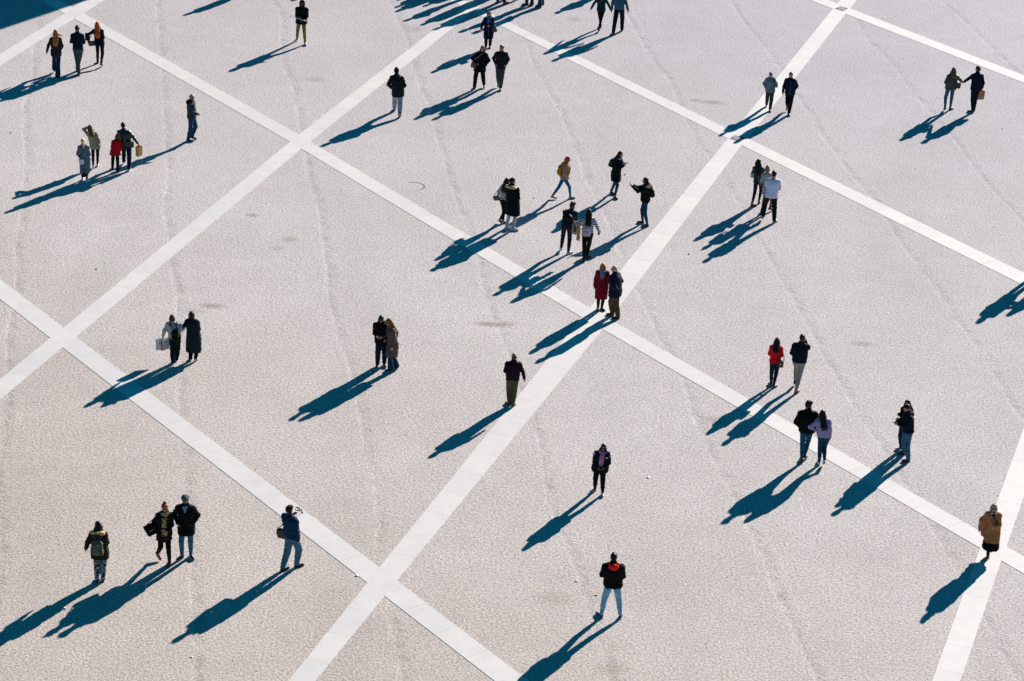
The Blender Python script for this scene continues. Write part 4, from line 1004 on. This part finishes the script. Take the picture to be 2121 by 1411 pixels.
# pair on the diagonal strip
c = person('woman in light grey-blue jacket and sunglasses, hands in pockets, on the stone strip', (1596.7, 149.5), (1595, 231), (1587, 222), -90,
  dict(col=(.15, .175, .22), hem=.80, t=.035, flare=.01), pants((.035, .037, .045), 'reg'), ((.22, .12, .10), (.55, .45, .4)), ('short', (.25, .16, .07)), ('pocketw', 'pocketw'), f=True, b=1.05, tone='fair', extra=[('sunglasses',)], lift=(0, .03))
shoulder_bag(c, 'black bag strap and small bag on the shoulder of the grey-blue jacket woman', (.01,)*3, (-.25, -.10, 1.10), (.08, .04, .09), 'L', name='shoulder_bag')
c = person('grey-haired man in navy zip jacket and black trousers walking beside the grey-blue jacket woman', (1638.6, 149), (1634, 239.5), (1629, 231), -93,
  dict(col=(.005, .009, .026), hem=.80, t=.04, bits=[('zip', (.16, .16, .22), [('cone', (.0, .150, 1.42), (.0, .170, .86), .010, .010)])]), pants((.006, .008, .012), 'reg'), ((.006,)*3, (.02,)*3), ('short', (.05, .06, .08)), ('pocketw', 'down'), tone='fair', b=1.0, lift=(0, .14))
# couple holding hands, upper right
c = person('woman in taupe puffer, jeans and black ankle boots, straight blonde hair', (1977, 140), (1955.5, 230.5), (1969.5, 227.5), 95,
  dict(col=(.072, .066, .060), hem=.86, t=.06, quilt=.12, name='puffer_jacket', m=dict(rough=.5)), pants((.020, .10, .17), 'slim', cuff=.14), ((.006,)*3, (.25, .23, .2), 'high'), ('long', (.17, .09, .03), .14), ('pocketw', (('px', 1994, 172, 1.0), (.4, -1, -.3))), f=True, toes=(92, 40), lift=(.08, 0))
shoulder_bag(c, 'black shoulder bag under the arm of the taupe puffer woman', (.007,)*3, (.20, -.13, 1.07), (.13, .05, .12), 'R', name='shoulder_bag', t=.05)
c = person('man in navy jacket and dark trousers holding out his hand to the taupe puffer woman', (2027, 138), (2010.5, 233.5), (2017.5, 229.5), 96,
  dict(col=(.004, .008, .024), hem=.84, t=.03), pants((.006, .009, .014), 'slim'), ((.006,)*3, (.45, .45, .4)), ('short', (.05, .03, .02)), ((('px', 1995, 171.5, 1.02), (.3, -1, -.5)), ((.07, .02, -.50), (.3, -1, 0))), yaw=45, toes=(150, 80), tone='fair')
carrier(c, 'brown paper carrier with pale print held by the man in the navy jacket', (.45, .17, .06), 1, (.13, .05, .17), (.35, .2, .1), yaw=15, drop=.04, text=('NIN', .13, (.55, .50, .38), -.13))
# central group
c = person('woman in spotted blouse with long dark hair, half hidden behind the fur-hooded man', (1050, 369), (1044.5, 462.5), (1037.5, 463.5), 60,
  dict(col=(.50, .40, .38), hem=.95, t=.018, name='blouse', m=dict(dots=(14, (.012, .01, .012), .32))), pants((.006,)*3, 'slim', cuff=.10), ((.05, .08, .11), (.3,)*3), ('long', (.035, .014, .010), .30), ('out', 'down'), f=True, toes=(20, -50), tone='fair', lift=(0, .05), yaw=-20)
shoulder_bag(c, 'dark green handbag hanging behind the woman in the spotted blouse', (.040, .050, .030), (-.28, -.05, .92), (.12, .05, .09), 'L', strapcol=(.01,)*3, name='handbag', roll=-15, yaw=10)
c = person('man in long black parka with fur-trimmed hood and pale grey trousers', (1059.5, 369.5), (1052, 472.5), (1065.5, 477.5), 62,
  dict(col=(.004, .005, .007), hem=.50, t=.055, name='parka', flare=.02, fur=(.62, .38, .17), hood=(.01, .02, .03)), pants((.40, .38, .38), 'slim'), ((.62, .60, .68), (.66, .66, .7)), ('short', (.014, .010, .009)), ('front', 'pocketw'), yaw=-55, toes=(30, -12), b=1.02)
c = person('short orange-haired woman in tan jacket striding to the right', (1174, 324.5), (1147, 412.5), (1184, 411.5), 12,
  dict(col=(.42, .21, .125), hem=.84, t=.045, hood=(.38, .19, .115), flare=.01), pants((.010, .10, .22), 'skinny'), ((.33, .28, .20), (.5, .47, .4)), ('curly', (.50, .085, .015)), ('pocketw', 'pocket'), f=True, lift=(.03, 0), tone='fair', yaw=-15, extra=[('sunglasses',)], toes=(0, 5))
backpack(c, 'mustard brown backpack on the orange-haired woman in the tan jacket', (.45, .18, .008), (.12, .06, .19), z=1.20)
c = person('woman in knee-length black coat with long black hair, smiling, hands held at her chest', (1284, 313), (1268.5, 402.5), (1275, 411.5), -8,
  dict(col=(.005,)*3, hem=.62, t=.05, name='coat', flare=.01, scarf=((.35, .37, .40), .10)), pants((.012, .05, .11), 'skinny'), ((.005,)*3, (.01,)*3, 'high'), ('long', (.010, .008, .008), .25), ('strap', 'strap'), f=True, tone='fair', yaw=-20, toes=(-35, -60))
backpack(c, 'small dark green backpack on the smiling woman in the black coat', (.014, .035, .028), (.12, .07, .14), z=1.26, t=.05)
gadget(c, 'phone held at her chest by the smiling woman in the black coat', (.05, .05, .06), (c.palm[0]+c.palm[1])/2+[0, .03, .02])
c = person('woman in black hooded jacket taking a photo with her raised phone', (1339.5, 368), (1337, 469.5), (1327.5, 462.5), 178,
  dict(col=(.006, .007, .006), hem=.90, t=.045, fur=(.66, .40, .16), hood=(.01,)*3), pants((.006, .045, .095), 'skinny'), ((.012, .016, .02), (.3, .3, .3)), ('long', (.020, .012, .010), .16), ('camera', 'camera'), f=True, b=1.08, tone='fair', toes=(182, 180))
backpack(c, 'small black backpack on the woman taking a photo', (.008, .008, .012), (.12, .065, .15), z=1.20, t=.05)
gadget(c, 'phone raised in front of her face by the woman taking a photo', (.05, .07, .10), (c.palm[0]+c.palm[1])/2+[0, .03, .05], rot=(0, -15, 0))
c = person('man in charcoal sweater and dark jeans with white sneakers and a large black backpack', (1187.3, 419.5), (1161, 521), (1179.5, 526), 78,
  dict(col=(.018, .026, .034), hem=.92, t=.028, name='sweater'), pants((.010, .018, .024), 'slim'), ((.62, .64, .70), (.66,)*3), ('quiff', (.045, .028, .016)), ('front', 'front'), b=1.08, yaw=-35, toes=(100, 35), lift=(.06, 0), extra=[('beard', (.03, .018, .01))])
backpack(c, 'large black backpack on the man with white sneakers', (.005, .008, .014), (.165, .10, .24), z=1.18, t=.03)
c = person('woman in striped top and black trousers with very long black hair, coat over her arm', (1220.3, 434), (1208.5, 541.5), (1217, 535), 88,
  dict(col=(.60, .60, .66), hem=.98, t=.02, name='striped_top', m=dict(stripe=(.06, (.004, .005, .012), .5), var=.05)), pants((.005,)*3, 'slim'), ((.010,)*3, (.02,)*3), ('long', (.007, .006, .006), .38), (((.14, .20, -.28), (.5, -1, 0)), ((.18, .12, -.44), (.3, -1, 0))), f=True, b=1.08, tone='dark', toes=(100, 40))
backpack(c, 'pale lilac-grey backpack on the woman in the striped top', (.44, .38, .43), (.135, .065, .17), z=1.08, x=-.04, t=.03)
gadget(c, 'dark phone in the right hand of the woman in the striped top', (.01,)*3, c.palm[1]+[0, .03, -.02], rot=(0, 30, 20))
w = holder(c, 'beige_coat', 'beige coat draped over the left arm of the woman in the striped top', 'coat', c.wr[0])
F = Field(-np.array([.35, .35, .65]), np.array([.35, .3, .2]), .014); F.box((-.06, -.06, -.12), (.13, .08, .17), .05); F.box((-.12, -.08, -.15), (.07, .07, .18), .04); F.box((.03, -.10, -.30), (.06, .05, .24), .03); F.cone((-.12, 0, .03), (.10, -.05, .04), .06, .06, .05); F.wobble(.022, .14, 8); F.obj('cloth', fabric('coat_cloth', (.52, .34, .22), bump=.8), w)
w = holder(c, 'green_bottle', 'dark green bottle hanging between the man with the black backpack and the striped-top woman', 'bottle', c.P(-.42, .02, 1.05)*[1, 1, 1])
mesh_obj('bottle_body', *tube([(0, 0, -.12), (0, 0, .06), (0, 0, .09), (0, 0, .13)], [.036, .036, .016, .014], 10), plain('green_glass', (.010, .02, .012), .2), w); mesh_obj('cord', *tube([(0, 0, .13), (-.06, -.02, .22), (-.10, -.03, .30)], .005, 5), plain('strap', (.01,)*3, .6), w)
# elderly couple on the stone strip
c = person('woman in long quilted burgundy coat with ginger hair, grey scarf and sunglasses', (1249, 544.5), (1248, 642.5), (1237.5, 642.5), -90,
  dict(col=(.20, .005, .018), hem=.46, t=.05, quilt=.05, name='quilted_coat', scarf=((.20, .20, .25), .16), wob=.005), pants((.008,)*3, 'slim'), ((.006,)*3, (.01,)*3, 'boot'), ('bob', (.62, .19, .03)), ('pocketw', 'down'), f=True, b=1.04, tone='mid', extra=[('sunglasses',)], toes=(-55, -105))
c = person('balding white-haired old man in navy coat and brown trousers, hands behind his back', (1274.5, 551.5), (1264.5, 653.5), (1276, 660.5), 150,
  dict(col=(.005, .010, .030), hem=.72, t=.055, name='coat', flare=.01), pants((.10, .06, .028), 'loose'), ((.006,)*3, (.01,)*3), ('fringe', (.48, .44, .42)), ('back', 'pocketw'), b=1.08, tone='fair', toes=(185, 183), yaw=15, extra=[('sunglasses',)], lxmax=.2)
# three walking away, right of centre
c = person('woman in dark teal shirt and black leggings with long black hair and brown ankle boots', (1571, 330.5), (1560, 428), (1572.5, 421.5), 75,
  dict(col=(.014, .040, .052), hem=.84, t=.022, name='shirt', flare=.005), pants((.009, .012, .018), 'skinny', cuff=.12), ((.075, .052, .035), (.05,)*3, 'high'), ('long', (.007, .006, .007), .34), ('wide', 'pocketw'), f=True, yaw=-30, toes=(20, 70), tone='fair')
shoulder_bag(c, 'dark red handbag in front of the woman with the teal shirt', (.10, .006, .006), (.15, -.17, .90), (.12, .05, .075), 'L', strapcol=(.30, .24, .15), name='handbag')
shoulder_bag(c, 'pale pink-grey bag at the side of the woman with the teal shirt', (.38, .31, .28), (-.22, .0, 1.12), (.07, .04, .10), 'L', name='shoulder_bag')
c = person('woman in short light grey dress with bare legs, dark red shoes and tied-up blonde hair', (1587, 345), (1576.5, 443), (1597, 438), 86,
  dict(col=(.25, .28, .275), hem=.66, t=.022, arm='three', name='dress', collar=False), dict(col=(.3, .17, .12), kind='none'), ((.09, .004, .012), (.05, .01, .01), 'heel'), ('tuft', (.26, .11, .03)), ('wide', 'wide'), f=True, b=1.05, tone='tan', lift=(0, .07), toes=(90, 40))
w = holder(c, 'orange_cloth', 'bright orange cloth held between the grey dress woman and the white T-shirt man', 'cloth', c.P(.26, .06, .80))
F = Field(-np.array([.3, .3, .45]), np.array([.3, .3, .35]), .013); F.box((0, 0, .10), (.075, .06, .15), .05); F.box((.03, 0, -.12), (.055, .05, .16), .04); F.wobble(.02, .13, 2); F.obj('cloth', fabric('orange_fabric', (.75, .13, .008), bump=.6), w)
c = person('man in white T-shirt and dark jeans with short black hair, rightmost of the three', (1604.5, 354.5), (1578.5, 456.5), (1605, 461), 90,
  dict(col=(.62, .62, .80), hem=.84, t=.03, arm='short', name='t_shirt', collar=False, m=dict(var=.04, bump=.5), wob=.009), pants((.006, .014, .022), 'reg'), ((.33, .32, .32), (.55, .5, .45)), ('short', (.008, .007, .007)), ('front', 'wide'), b=1.04, tone='tan', toes=(95, 50), lift=(.11, 0))
# pair with white carriers, left
c = person('woman in light grey jacket with auburn bob, black backpack and white carriers', (354.4, 653.5), (358.3, 753), (366.3, 747.5), 85,
  dict(col=(.36, .35, .36), hem=.92, t=.04, name='jacket', m=dict(var=.06)), pants((.008, .012, .015), 'loose'), ((.10, .16, .22), (.5, .55, .6)), ('bob', (.075, .025, .014)), ('out', (('px', 372, 690, 1.12), (.4, -1, -.2))), f=True, b=1.1, toes=(100, 80), wl=.45)
backpack(c, 'black backpack worn low by the woman with the white carriers', (.004,)*3, (.13, .08, .19), z=1.10, x=.10, t=.04, tilt=-.12)
carrier(c, 'white carrier with dark printed characters, left one of two', (.62, .68, .72), 0, (.125, .035, .17), (.75,)*3, yaw=25, name='shopping_bag', cat='shopping bag', drop=.02, text=('無印', .055, (.03, .05, .06), .03), edge=(.55, .10, .12), dx=(-.055, -.02))
carrier(c, 'white carrier with red side, hanging nearer the woman\'s leg', (.60, .66, .68), 0, (.125, .035, .17), (.75,)*3, yaw=-5+60, name='shopping_bag', cat='shopping bag', drop=.02, edge=(.55, .10, .12), dx=(.07, .02))
c = person('woman in very long dark slate coat and cream shoes with arm linked to her friend', (395.2, 646.5), (394.5, 746.5), (407, 747.5), 88,
  dict(col=(.009, .018, .027), hem=.34, t=.05, name='long_coat', flare=.03), pants((.006,)*3, 'reg'), ((.40, .36, .25), (.5, .45, .33)), ('bob', (.030, .016, .012)), ((('px', 376, 690, 1.14), (.4, -1, -.4)), 'wide'), f=True, b=1.08, toes=(100, 70), lift=(0, .04), extra=[('hairband', (.3, .32, .35))])
# couple looking at a phone
c = person('tall man in black coat bent over a phone, dark jeans and black canvas shoes', (791, 650.5), (796.8, 759), (781, 760.5), -98,
  dict(col=(.004,)*3, hem=.80, t=.05, name='coat', hood=(.005,)*3), pants((.006, .014, .028), 'reg'), ((.014, .014, .018), (.6,)*3), ('quiff', (.055, .038, .02)), ('pocketw', 'front'), b=1.06, tone='fair', pitch=48, ly=.10, toes=(-70, -95))
gadget(c, 'phone in the hand of the tall man in the black coat', (.5, .52, .55), c.palm[1]+[.0, .03, .03], rot=(0, 60, 0))
c = person('woman in long grey-brown coat with waist-length brown hair leaning to see the phone', (806.5, 660), (805.5, 770), (817.3, 764.5), 212,
  dict(col=(.105, .078, .064), hem=.50, t=.035, name='long_coat', waist=.015), pants((.008, .035, .065), 'flare', cuff=.06), ((.010,)*3, (.62,)*3), ('long', (.22, .085, .02), .42), ('down', 'front'), f=True, tone='fair', pitch=25, toes=(182, 195), extra=[('sunglasses',)], yaw=-10, lxmax=.2)
# walkers alone
c = person('bald man in dark plum sweater and olive trousers walking away beside the strip', (1065.3, 732.5), (1052.3, 839.5), (1063.5, 842), 93,
  dict(col=(.016, .005, .012), hem=.90, t=.03, name='sweater', blouse=.01), pants((.075, .070, .030), 'reg', m=dict(bump=.8)), ((.012, .008, .012), (.4, .35, .35)), ('fringe', (.05, .03, .022)), ('wide', 'out'), b=1.08, yaw=20, pitch=10, toes=(135, 60), tone='mid', lift=(0, 0))
c = person('woman in black padded jacket with pink scarf and pink sneakers facing the camera', (1251.2, 918.5), (1247.8, 1027), (1229, 1018.5), -93,
  dict(col=(.006, .007, .009), hem=.80, t=.06, name='padded_jacket', scarf=((.50, .17, .33), .34), hood=(.008,)*3, bits=[('white_band', (.7, .72, .78), [('band', 0, .12, .10), ('band', 1, .14, .05), ('cone', (-.12, .175, 1.34), (-.16, .155, 1.345), .035, .03, .5)])]),
  pants((.004,)*3, 'slim'), ((.38, .17, .30), (.55, .45, .55)), ('long', (.010, .008, .008), .10), ('frontlow', 'frontlow'), f=True, b=1.2, tone='tan', extra=[('sunglasses',)], toes=(-88, -140), lxmax=.2)
gadget(c, 'dark phone held in both hands by the woman with the pink scarf', (.012,)*3, (c.palm[0]+c.palm[1])/2+[0, .01, .01], half=(.07, .012, .035), rot=(0, 50, 0))
c = person('man in black jacket over a bright red hood, light blue jeans, standing with legs apart', (1271.5, 1147.5), (1242, 1277), (1285.5, 1279), 90,
  dict(col=(.004,)*3, hem=.86, t=.045, hood=(.85, .025, .012)), pants((.20, .36, .52), 'slim', m=dict(var=.25, bump=.9)), ((.012, .016, .03), (.4, .42, .45)), ('short', (.008, .007, .008)), ('wide', 'wide'), b=1.14, tone='dark', toes=(130, 75))
# bottom left
c = person('woman in dark olive parka with fur-trimmed hood and black and white patterned trousers', (201.1, 1082), (200.8, 1203.5), (213.8, 1202.5), 88,
  dict(col=(.016, .017, .007), hem=.70, t=.055, name='parka', fur=(.66, .38, .15), flare=.015), pants((.010, .012, .018), 'reg', m=dict(pat=((26, .52, (.48, .50, .56)),))), ((.010,)*3, (.02,)*3, 'high'), ('long', (.020, .011, .008), .12), ('out', 'wide'), f=True, b=1.06, tone='fair', yaw=50, toes=(100, 95))
backpack(c, 'olive and ochre backpack with pale lacing on the woman in patterned trousers', (.085, .10, .065), (.145, .08, .21), z=1.12, t=.06, trim=(.20, .11, .018), lacing=(.5, .5, .5))
w = holder(c, 'pink_scarf', 'small pink scarf end beside the woman in patterned trousers', 'scarf', c.P(-.24, .16, 1.22))
F = Field(-np.array([.15]*3), np.array([.15]*3), .01); F.ell((0, 0, 0), (.05, .06, .07)); F.ell((-.02, 0, -.07), (.03, .04, .05)); F.wobble(.012, .07, 3); F.obj('cloth', fabric('pink_cloth', (.42, .08, .14)), w)
c = person('red-haired woman with top bun, sunglasses and yellow-black patterned scarf over a patterned dress', (341.5, 1041), (349.5, 1170), (330.5, 1160.5), -82,
  dict(col=(.006,)*3, hem=.80, t=.03, name='jacket', scarf=((.010, .008, .010), .72, dict(pat=((13, .56, (.40, .25, .02)), (17, .60, (.42, .38, .44))))), flare=.0),
  dict(col=(.005,)*3, fit='slim', name='tights', skirt=(.66, .01, (.014, .012, .012))), ((.055, .006, .008), (.02,)*3, 'boot'), ('bun', (.36, .04, .014)), ('frontlow', 'pocketw'), f=True, b=1.04, tone='fair', extra=[('sunglasses',)], toes=(-100, -50), yaw=12, lift=(0, .10))
w = holder(c, 'dress_panel', 'yellow printed dress front of the red-haired woman with the top bun', 'dress', c.P(0, .17, .82))
bpy.data.objects.remove(w)
shoulder_bag(c, 'large black tote with a thin white print on the red-haired woman\'s shoulder', (.004,)*3, (.31, .0, .98), (.18, .06, .16), 'R', name='tote_bag', cat='tote', flap=False, roll=28, logo=(.6, .58, .66))
c = person('bearded man in grey flat cap, black pea coat and jeans facing the camera', (383.8, 1024.5), (397, 1156), (373.8, 1158.5), -90,
  dict(col=(.004,)*3, hem=.70, t=.04, name='pea_coat', bits=[('shirt_collar', (.14, .28, .48), [('cone', (-.03, .125, 1.47), (0, .160, 1.36), .03, .02, .6), ('cone', (.03, .125, 1.47), (0, .160, 1.36), .03, .02, .6)])]), pants((.030, .125, .19), 'slim'), ((.012, .016, .028), (.45,)*3), ('short', (.02, .014, .01)), ('pocketw', 'pocketw'), b=1.02, tone='fair', extra=[('beard', (.012, .009, .007)), ('cap', (.11, .12, .125))], toes=(-60, -125))
c = person('man in blue jacket and jeans with a black messenger bag walking to the upper right', (594.9, 1048.5), (589, 1181), (618.5, 1173.5), 52,
  dict(col=(.006, .030, .075), hem=.88, t=.032, m=dict(bump=.7)), pants((.055, .145, .205), 'reg'), ((.008, .009, .012), (.01,)*3), ('short', (.010, .009, .009)), (((-.02, .30, -.10), (.5, 0, -1)), 'down'), b=1.12, tone='mid', toes=(40, 28), yaw=-8)
shoulder_bag(c, 'black messenger bag hanging at the left hip of the man in the blue jacket', (.010, .010, .013), (-.25, -.10, .93), (.12, .06, .13), 'R', strapcol=(.02, .02, .025), name='messenger_bag', yaw=20)
w = holder(c, 'sunglasses_display', 'wire rack of sunglasses held up by the man in the blue jacket', 'sunglasses rack', c.palm[0]+[.03, .03, .02])
parts = [tube([(.0, 0, -.14), (.06, .02, -.06), (.13, .04, .0), (.10, .02, .10)], .006, 6), tube([(0, 0, -.04), (.05, .02, .04), (.02, 0, .12)], .005, 6), tube([(-.05, 0, .02), (.12, .03, .04)], .005, 6)]
mesh_obj('wire_frame', *join(parts), plain('rack_wire', (.10, .10, .11), .4, .5), w)
for k, (x, z) in enumerate(((-.04, .10), (.03, .12), (-.05, .03), (.02, .05), (.11, .09), (.14, .03))):
    mesh_obj('glasses', *join([uvs((x-.022, .0, z), (.022, .012, .02)), uvs((x+.022, .0, z), (.022, .012, .02)), tube([(x-.045, 0, z+.01), (x+.045, 0, z+.01)], .004, 5)]), plain('rack_lens', (.02, .018, .02), .2), w)
# right side
c = person('woman in red quilted jacket and dark jeans with a brown shoulder bag', (1609.9, 700.5), (1595, 799.5), (1604, 802.8), 80,
  dict(col=(.75, .004, .010), hem=.88, t=.035, quilt=.05, wob=.004, waist=.01), pants((.006, .016, .028), 'slim'), ((.03, .055, .085), (.3,)*3), ('longside', (.010, .007, .007), .26), ('wide', 'wide'), f=True, b=1.02, tone='fair', toes=(110, 45))
shoulder_bag(c, 'brown shoulder bag with metal studs on the red jacket woman', (.045, .018, .010), (.20, -.16, .93), (.09, .06, .13), 'R', strapcol=(.035, .02, .014), name='shoulder_bag', clasp=(.8, .8, .75))
c = person('man in navy jacket and stone-coloured trousers with a phone at his ear', (1662.6, 693.5), (1646, 799), (1649.8, 814.5), 82,
  dict(col=(.004, .010, .020), hem=.90, t=.035, blouse=.01), pants((.29, .25, .215), 'slim', m=dict(bump=.8)), ((.14, .045, .018), (.05, .03, .02)), ('short', (.035, .020, .014)), ('wide', ((-.10, .12, .10), (.5, -.1, -1))), b=1.08, tone='fair', toes=(80, 55), lift=(.12, 0), lxmax=.2, wl=.6)
gadget(c, 'phone at the ear of the man in stone-coloured trousers', (.02,)*3, c.palm[1]+[-.02, 0, .04], rot=(90, 0, 0))
c = person('dark-haired bearded man in black jacket and blue jeans looking at the woman in lilac', (1676, 832.5), (1659, 957), (1668, 951.5), 88,
  dict(col=(.004,)*3, hem=.86, t=.04), pants((.014, .085, .155), 'skinny', m=dict(var=.3)), ((.022, .02, .015), (.2, .17, .1)), ('quiff', (.012, .009, .008)), ('pocketw', 'pocket'), b=1.12, yaw=-55, tone='fair', extra=[('beard', (.012, .009, .007))], toes=(95, 60), lift=(0, .07))
c = person('woman in lilac sweatshirt and dark jeans with long dark curly hair and white sneakers', (1703, 851), (1695.5, 961), (1704.5, 965), 92,
  dict(col=(.34, .25, .43), hem=.94, t=.045, name='sweatshirt', blouse=.02, m=dict(var=.06)), pants((.008, .045, .085), 'slim', cuff=.05), ((.68, .68, .72), (.45, .4, .28)), ('long', (.014, .008, .007), .36), ('hip', 'down'), f=True, b=1.06, tone='tan', toes=(95, 100), lift=(0, .12))
c = person('long-haired woman in black top and jeans behind the man with a pink phone', (1882, 828), (1870, 938), (1862.8, 932.5), 215,
  dict(col=(.005,)*3, hem=.90, t=.03), pants((.008, .035, .085), 'reg'), ((.32, .36, .40), (.5,)*3), ('long', (.020, .010, .008), .22), ('front', 'strap'), f=True, tone='fair', toes=(190, 190))
c = person('man in navy hooded jacket and faded jeans looking down at a pink phone', (1881, 838), (1877, 956.5), (1868.5, 941.5), 196,
  dict(col=(.004, .006, .016), hem=.88, t=.04, hood=(.02, .028, .05)), pants((.050, .13, .20), 'reg', m=dict(var=.4)), ((.006,)*3, (.01,)*3), ('short', (.012, .009, .008)), ('front', 'front'), b=1.06, tone='fair', pitch=32, toes=(192, 185), yaw=10, lxmax=.2)
gadget(c, 'pink phone in the hands of the man in the navy hooded jacket', (.55, .03, .10), (c.palm[0]+c.palm[1])/2+[0, .05, .03], rot=(0, 60, 0), screen=False)
c = person('grey-haired woman wrapped in a camel cape over a black skirt, on the bottom right crossing', (2060.5, 1048.5), (2052, 1150), (2043.5, 1159.5), -97,
  dict(col=(.40, .15, .058), hem=.58, t=.04, arm='cape', name='cape', flare=.02, wob=.006, m=dict(bump=.4), bits=[('black_trim', (.01, .008, .006), [('cone', (.03, .16, 1.46), (-.14, .24, 1.18), .016, .014)]), ('bow', (.012, .008, .008), [('ell', (.0, .16, 1.46), (.055, .03, .03)), ('ell', (.0, .18, 1.41), (.02, .02, .04))]), ('shirt_collar', (.7, .7, .75), [('ell', (.05, .125, 1.49), (.03, .025, .025)), ('ell', (-.05, .125, 1.49), (.03, .025, .025))]),
   ('teal_cuff', (.01, .15, .18), [])]), dict(col=(.006,)*3, fit='slim', name='stockings', skirt=(.31, .06, (.004,)*3)), ((.15, .11, .07), (.05,)*3, 'high'), ('curly', (.26, .25, .21)), ('front', 'out'), f=True, b=1.0, tone='fair', extra=[('sunglasses',)], toes=(-95, -125), lift=(.16, 0), minH=1.6)
i = 1; F = Field(c.wr[i]-.25, c.wr[i]+.25, .010); F.cone(c.wr[i]*.5+c.elb[i]*.5, c.wr[i]*.9+c.elb[i]*.1, .058, .056); F.obj('teal_cuff', fabric('cuff_cloth', (.01, .15, .18)), c.e)
# only their lower legs are inside the top edge
c = person('person in pale blue sneakers, only the shoes showing at the top edge', (1013, -95), (1006, -2), (1016, -3), 85, dict(col=(.02, .03, .05)), pants(JEAN), ((.40, .46, .62), (.5, .55, .7)), ('short', (.03, .02, .01)), tone='mid', minH=1.5)
c = person('person in red sneakers and dark jeans cut off by the top edge', (1040, -94), (1030.5, 5.5), (1046.5, 8), 78, dict(col=(.015,)*3), pants(DJEAN, cuff=.08), ((.28, .01, .012), (.35, .28, .06)), ('short', (.03, .02, .01)), toes=(95, 40))
c = person('person with one white sneaker showing at the top edge', (1066, -102), (1062, -8), (1067, 2), 60, dict(col=(.03, .02, .04)), pants(DJEAN), ((.6, .62, .66), (.65,)*3), ('long', (.03, .02, .01), .2), f=True)
c = person('person in jeans and black sneakers with pale soles standing at the top edge', (1094, -88), (1088, 11.5), (1101, 11), 150, dict(col=(.02,)*3, hem=.8), pants((.010, .055, .095)), ((.008,)*3, (.38, .42, .36)), ('short', (.02,)*3), toes=(190, 120))
c = person('person in jeans stepping to the left, rightmost of the legs at the top edge', (1122, -84), (1121, 10), (1115.5, 16.5), 165, dict(col=(.03, .04, .03), hem=.8), pants((.010, .055, .095)), ((.008,)*3, (.38, .40, .40)), ('short', (.02,)*3), toes=(180, 180))
# people just outside the picture whose shadows fall into it
for k, (tx, ty, kw) in enumerate((
    (381, 33, dict(top=dict(col=NVY, t=.05, hem=.6, name='coat'), hair=('bob', (.03, .02, .01)), arms=('down', 'down'))),
    (822, 2, dict(top=dict(col=BLK), hair=('short', (.03, .02, .01)))),
    (817, 17, dict(top=dict(col=(.05, .05, .06), hem=.7, t=.05), hair=('short', (.03, .02, .01)), arms=('wide', 'wide'))),
    (819, 25, dict(top=dict(col=(.05, .02, .03), hem=.6, t=.05), hair=('long', (.03, .02, .01), .2), f=True)),
    (838, 45, dict(top=dict(col=(.03, .03, .03), t=.05), hair=('short', (.03, .02, .01)), arms=('pocketw', 'pocketw'))),
    (875, 15, dict(top=dict(col=(.1, .08, .05)), hair=('short', (.03, .02, .01)))),
    (884, 46, dict(top=dict(col=(.02, .05, .08), hem=.7), hair=('short', (.03, .02, .01)))),
    (930, 30, dict(top=dict(col=(.02, .05, .08), hem=.6, t=.05), hair=('bob', (.03, .02, .01)), f=True)),
    (603, 3, dict(top=dict(col=(.1, .03, .02)), hair=('short', (.03, .02, .01)))),
    (1151, 29, dict(top=dict(col=(.03, .03, .05), t=.05, hem=.7), hair=('short', (.03, .02, .01)), extra=[('cap', (.05,)*3)], arms=('wide', 'pocket'))),
    (2023, 672, dict(top=dict(col=(.03, .06, .03), t=.06, hem=.7), hair=('curly', (.03, .02, .01)), arms=('wide', 'wide'), H_=1.8)),
    (2088, 656, dict(top=dict(col=(.2, .1, .05), t=.05), hair=('long', (.03, .02, .01), .2), f=True, arms=('camera', 'camera'))))):
    a = dict(kw); top = a.pop('top'); hair = a.pop('hair'); ar = a.pop('arms', ('down', 'down'))
    r = random.Random(k)
    person(['walker in a knee-length navy coat beyond the top left edge', 'walker in a black jacket beyond the top edge, farthest left of the crowd', 'man in a padded grey coat beyond the top edge crowd', 'woman in a long plum coat beyond the top edge crowd', 'man with hands in pockets beyond the top edge crowd',
            'walker in a sand-coloured jacket beyond the top edge', 'walker in a petrol-blue jacket beyond the top edge', 'woman with a bob in a petrol-blue coat beyond the top edge', 'walker in a rust jacket beyond the top edge', 'man in a dark cap beyond the top edge, right of the crowd',
            'curly-haired person in a green coat beyond the right edge', 'woman in a tan jacket taking a photo beyond the right edge'][k],
           None, .18*r.uniform(-1, 1), .18*r.uniform(-1, 1), r.choice((80, 100, 260, 190)), top, pants(r.choice((DJEAN, JEAN, BLK))), BS, hair, ar, tip=(tx, ty), hide=True, **a)
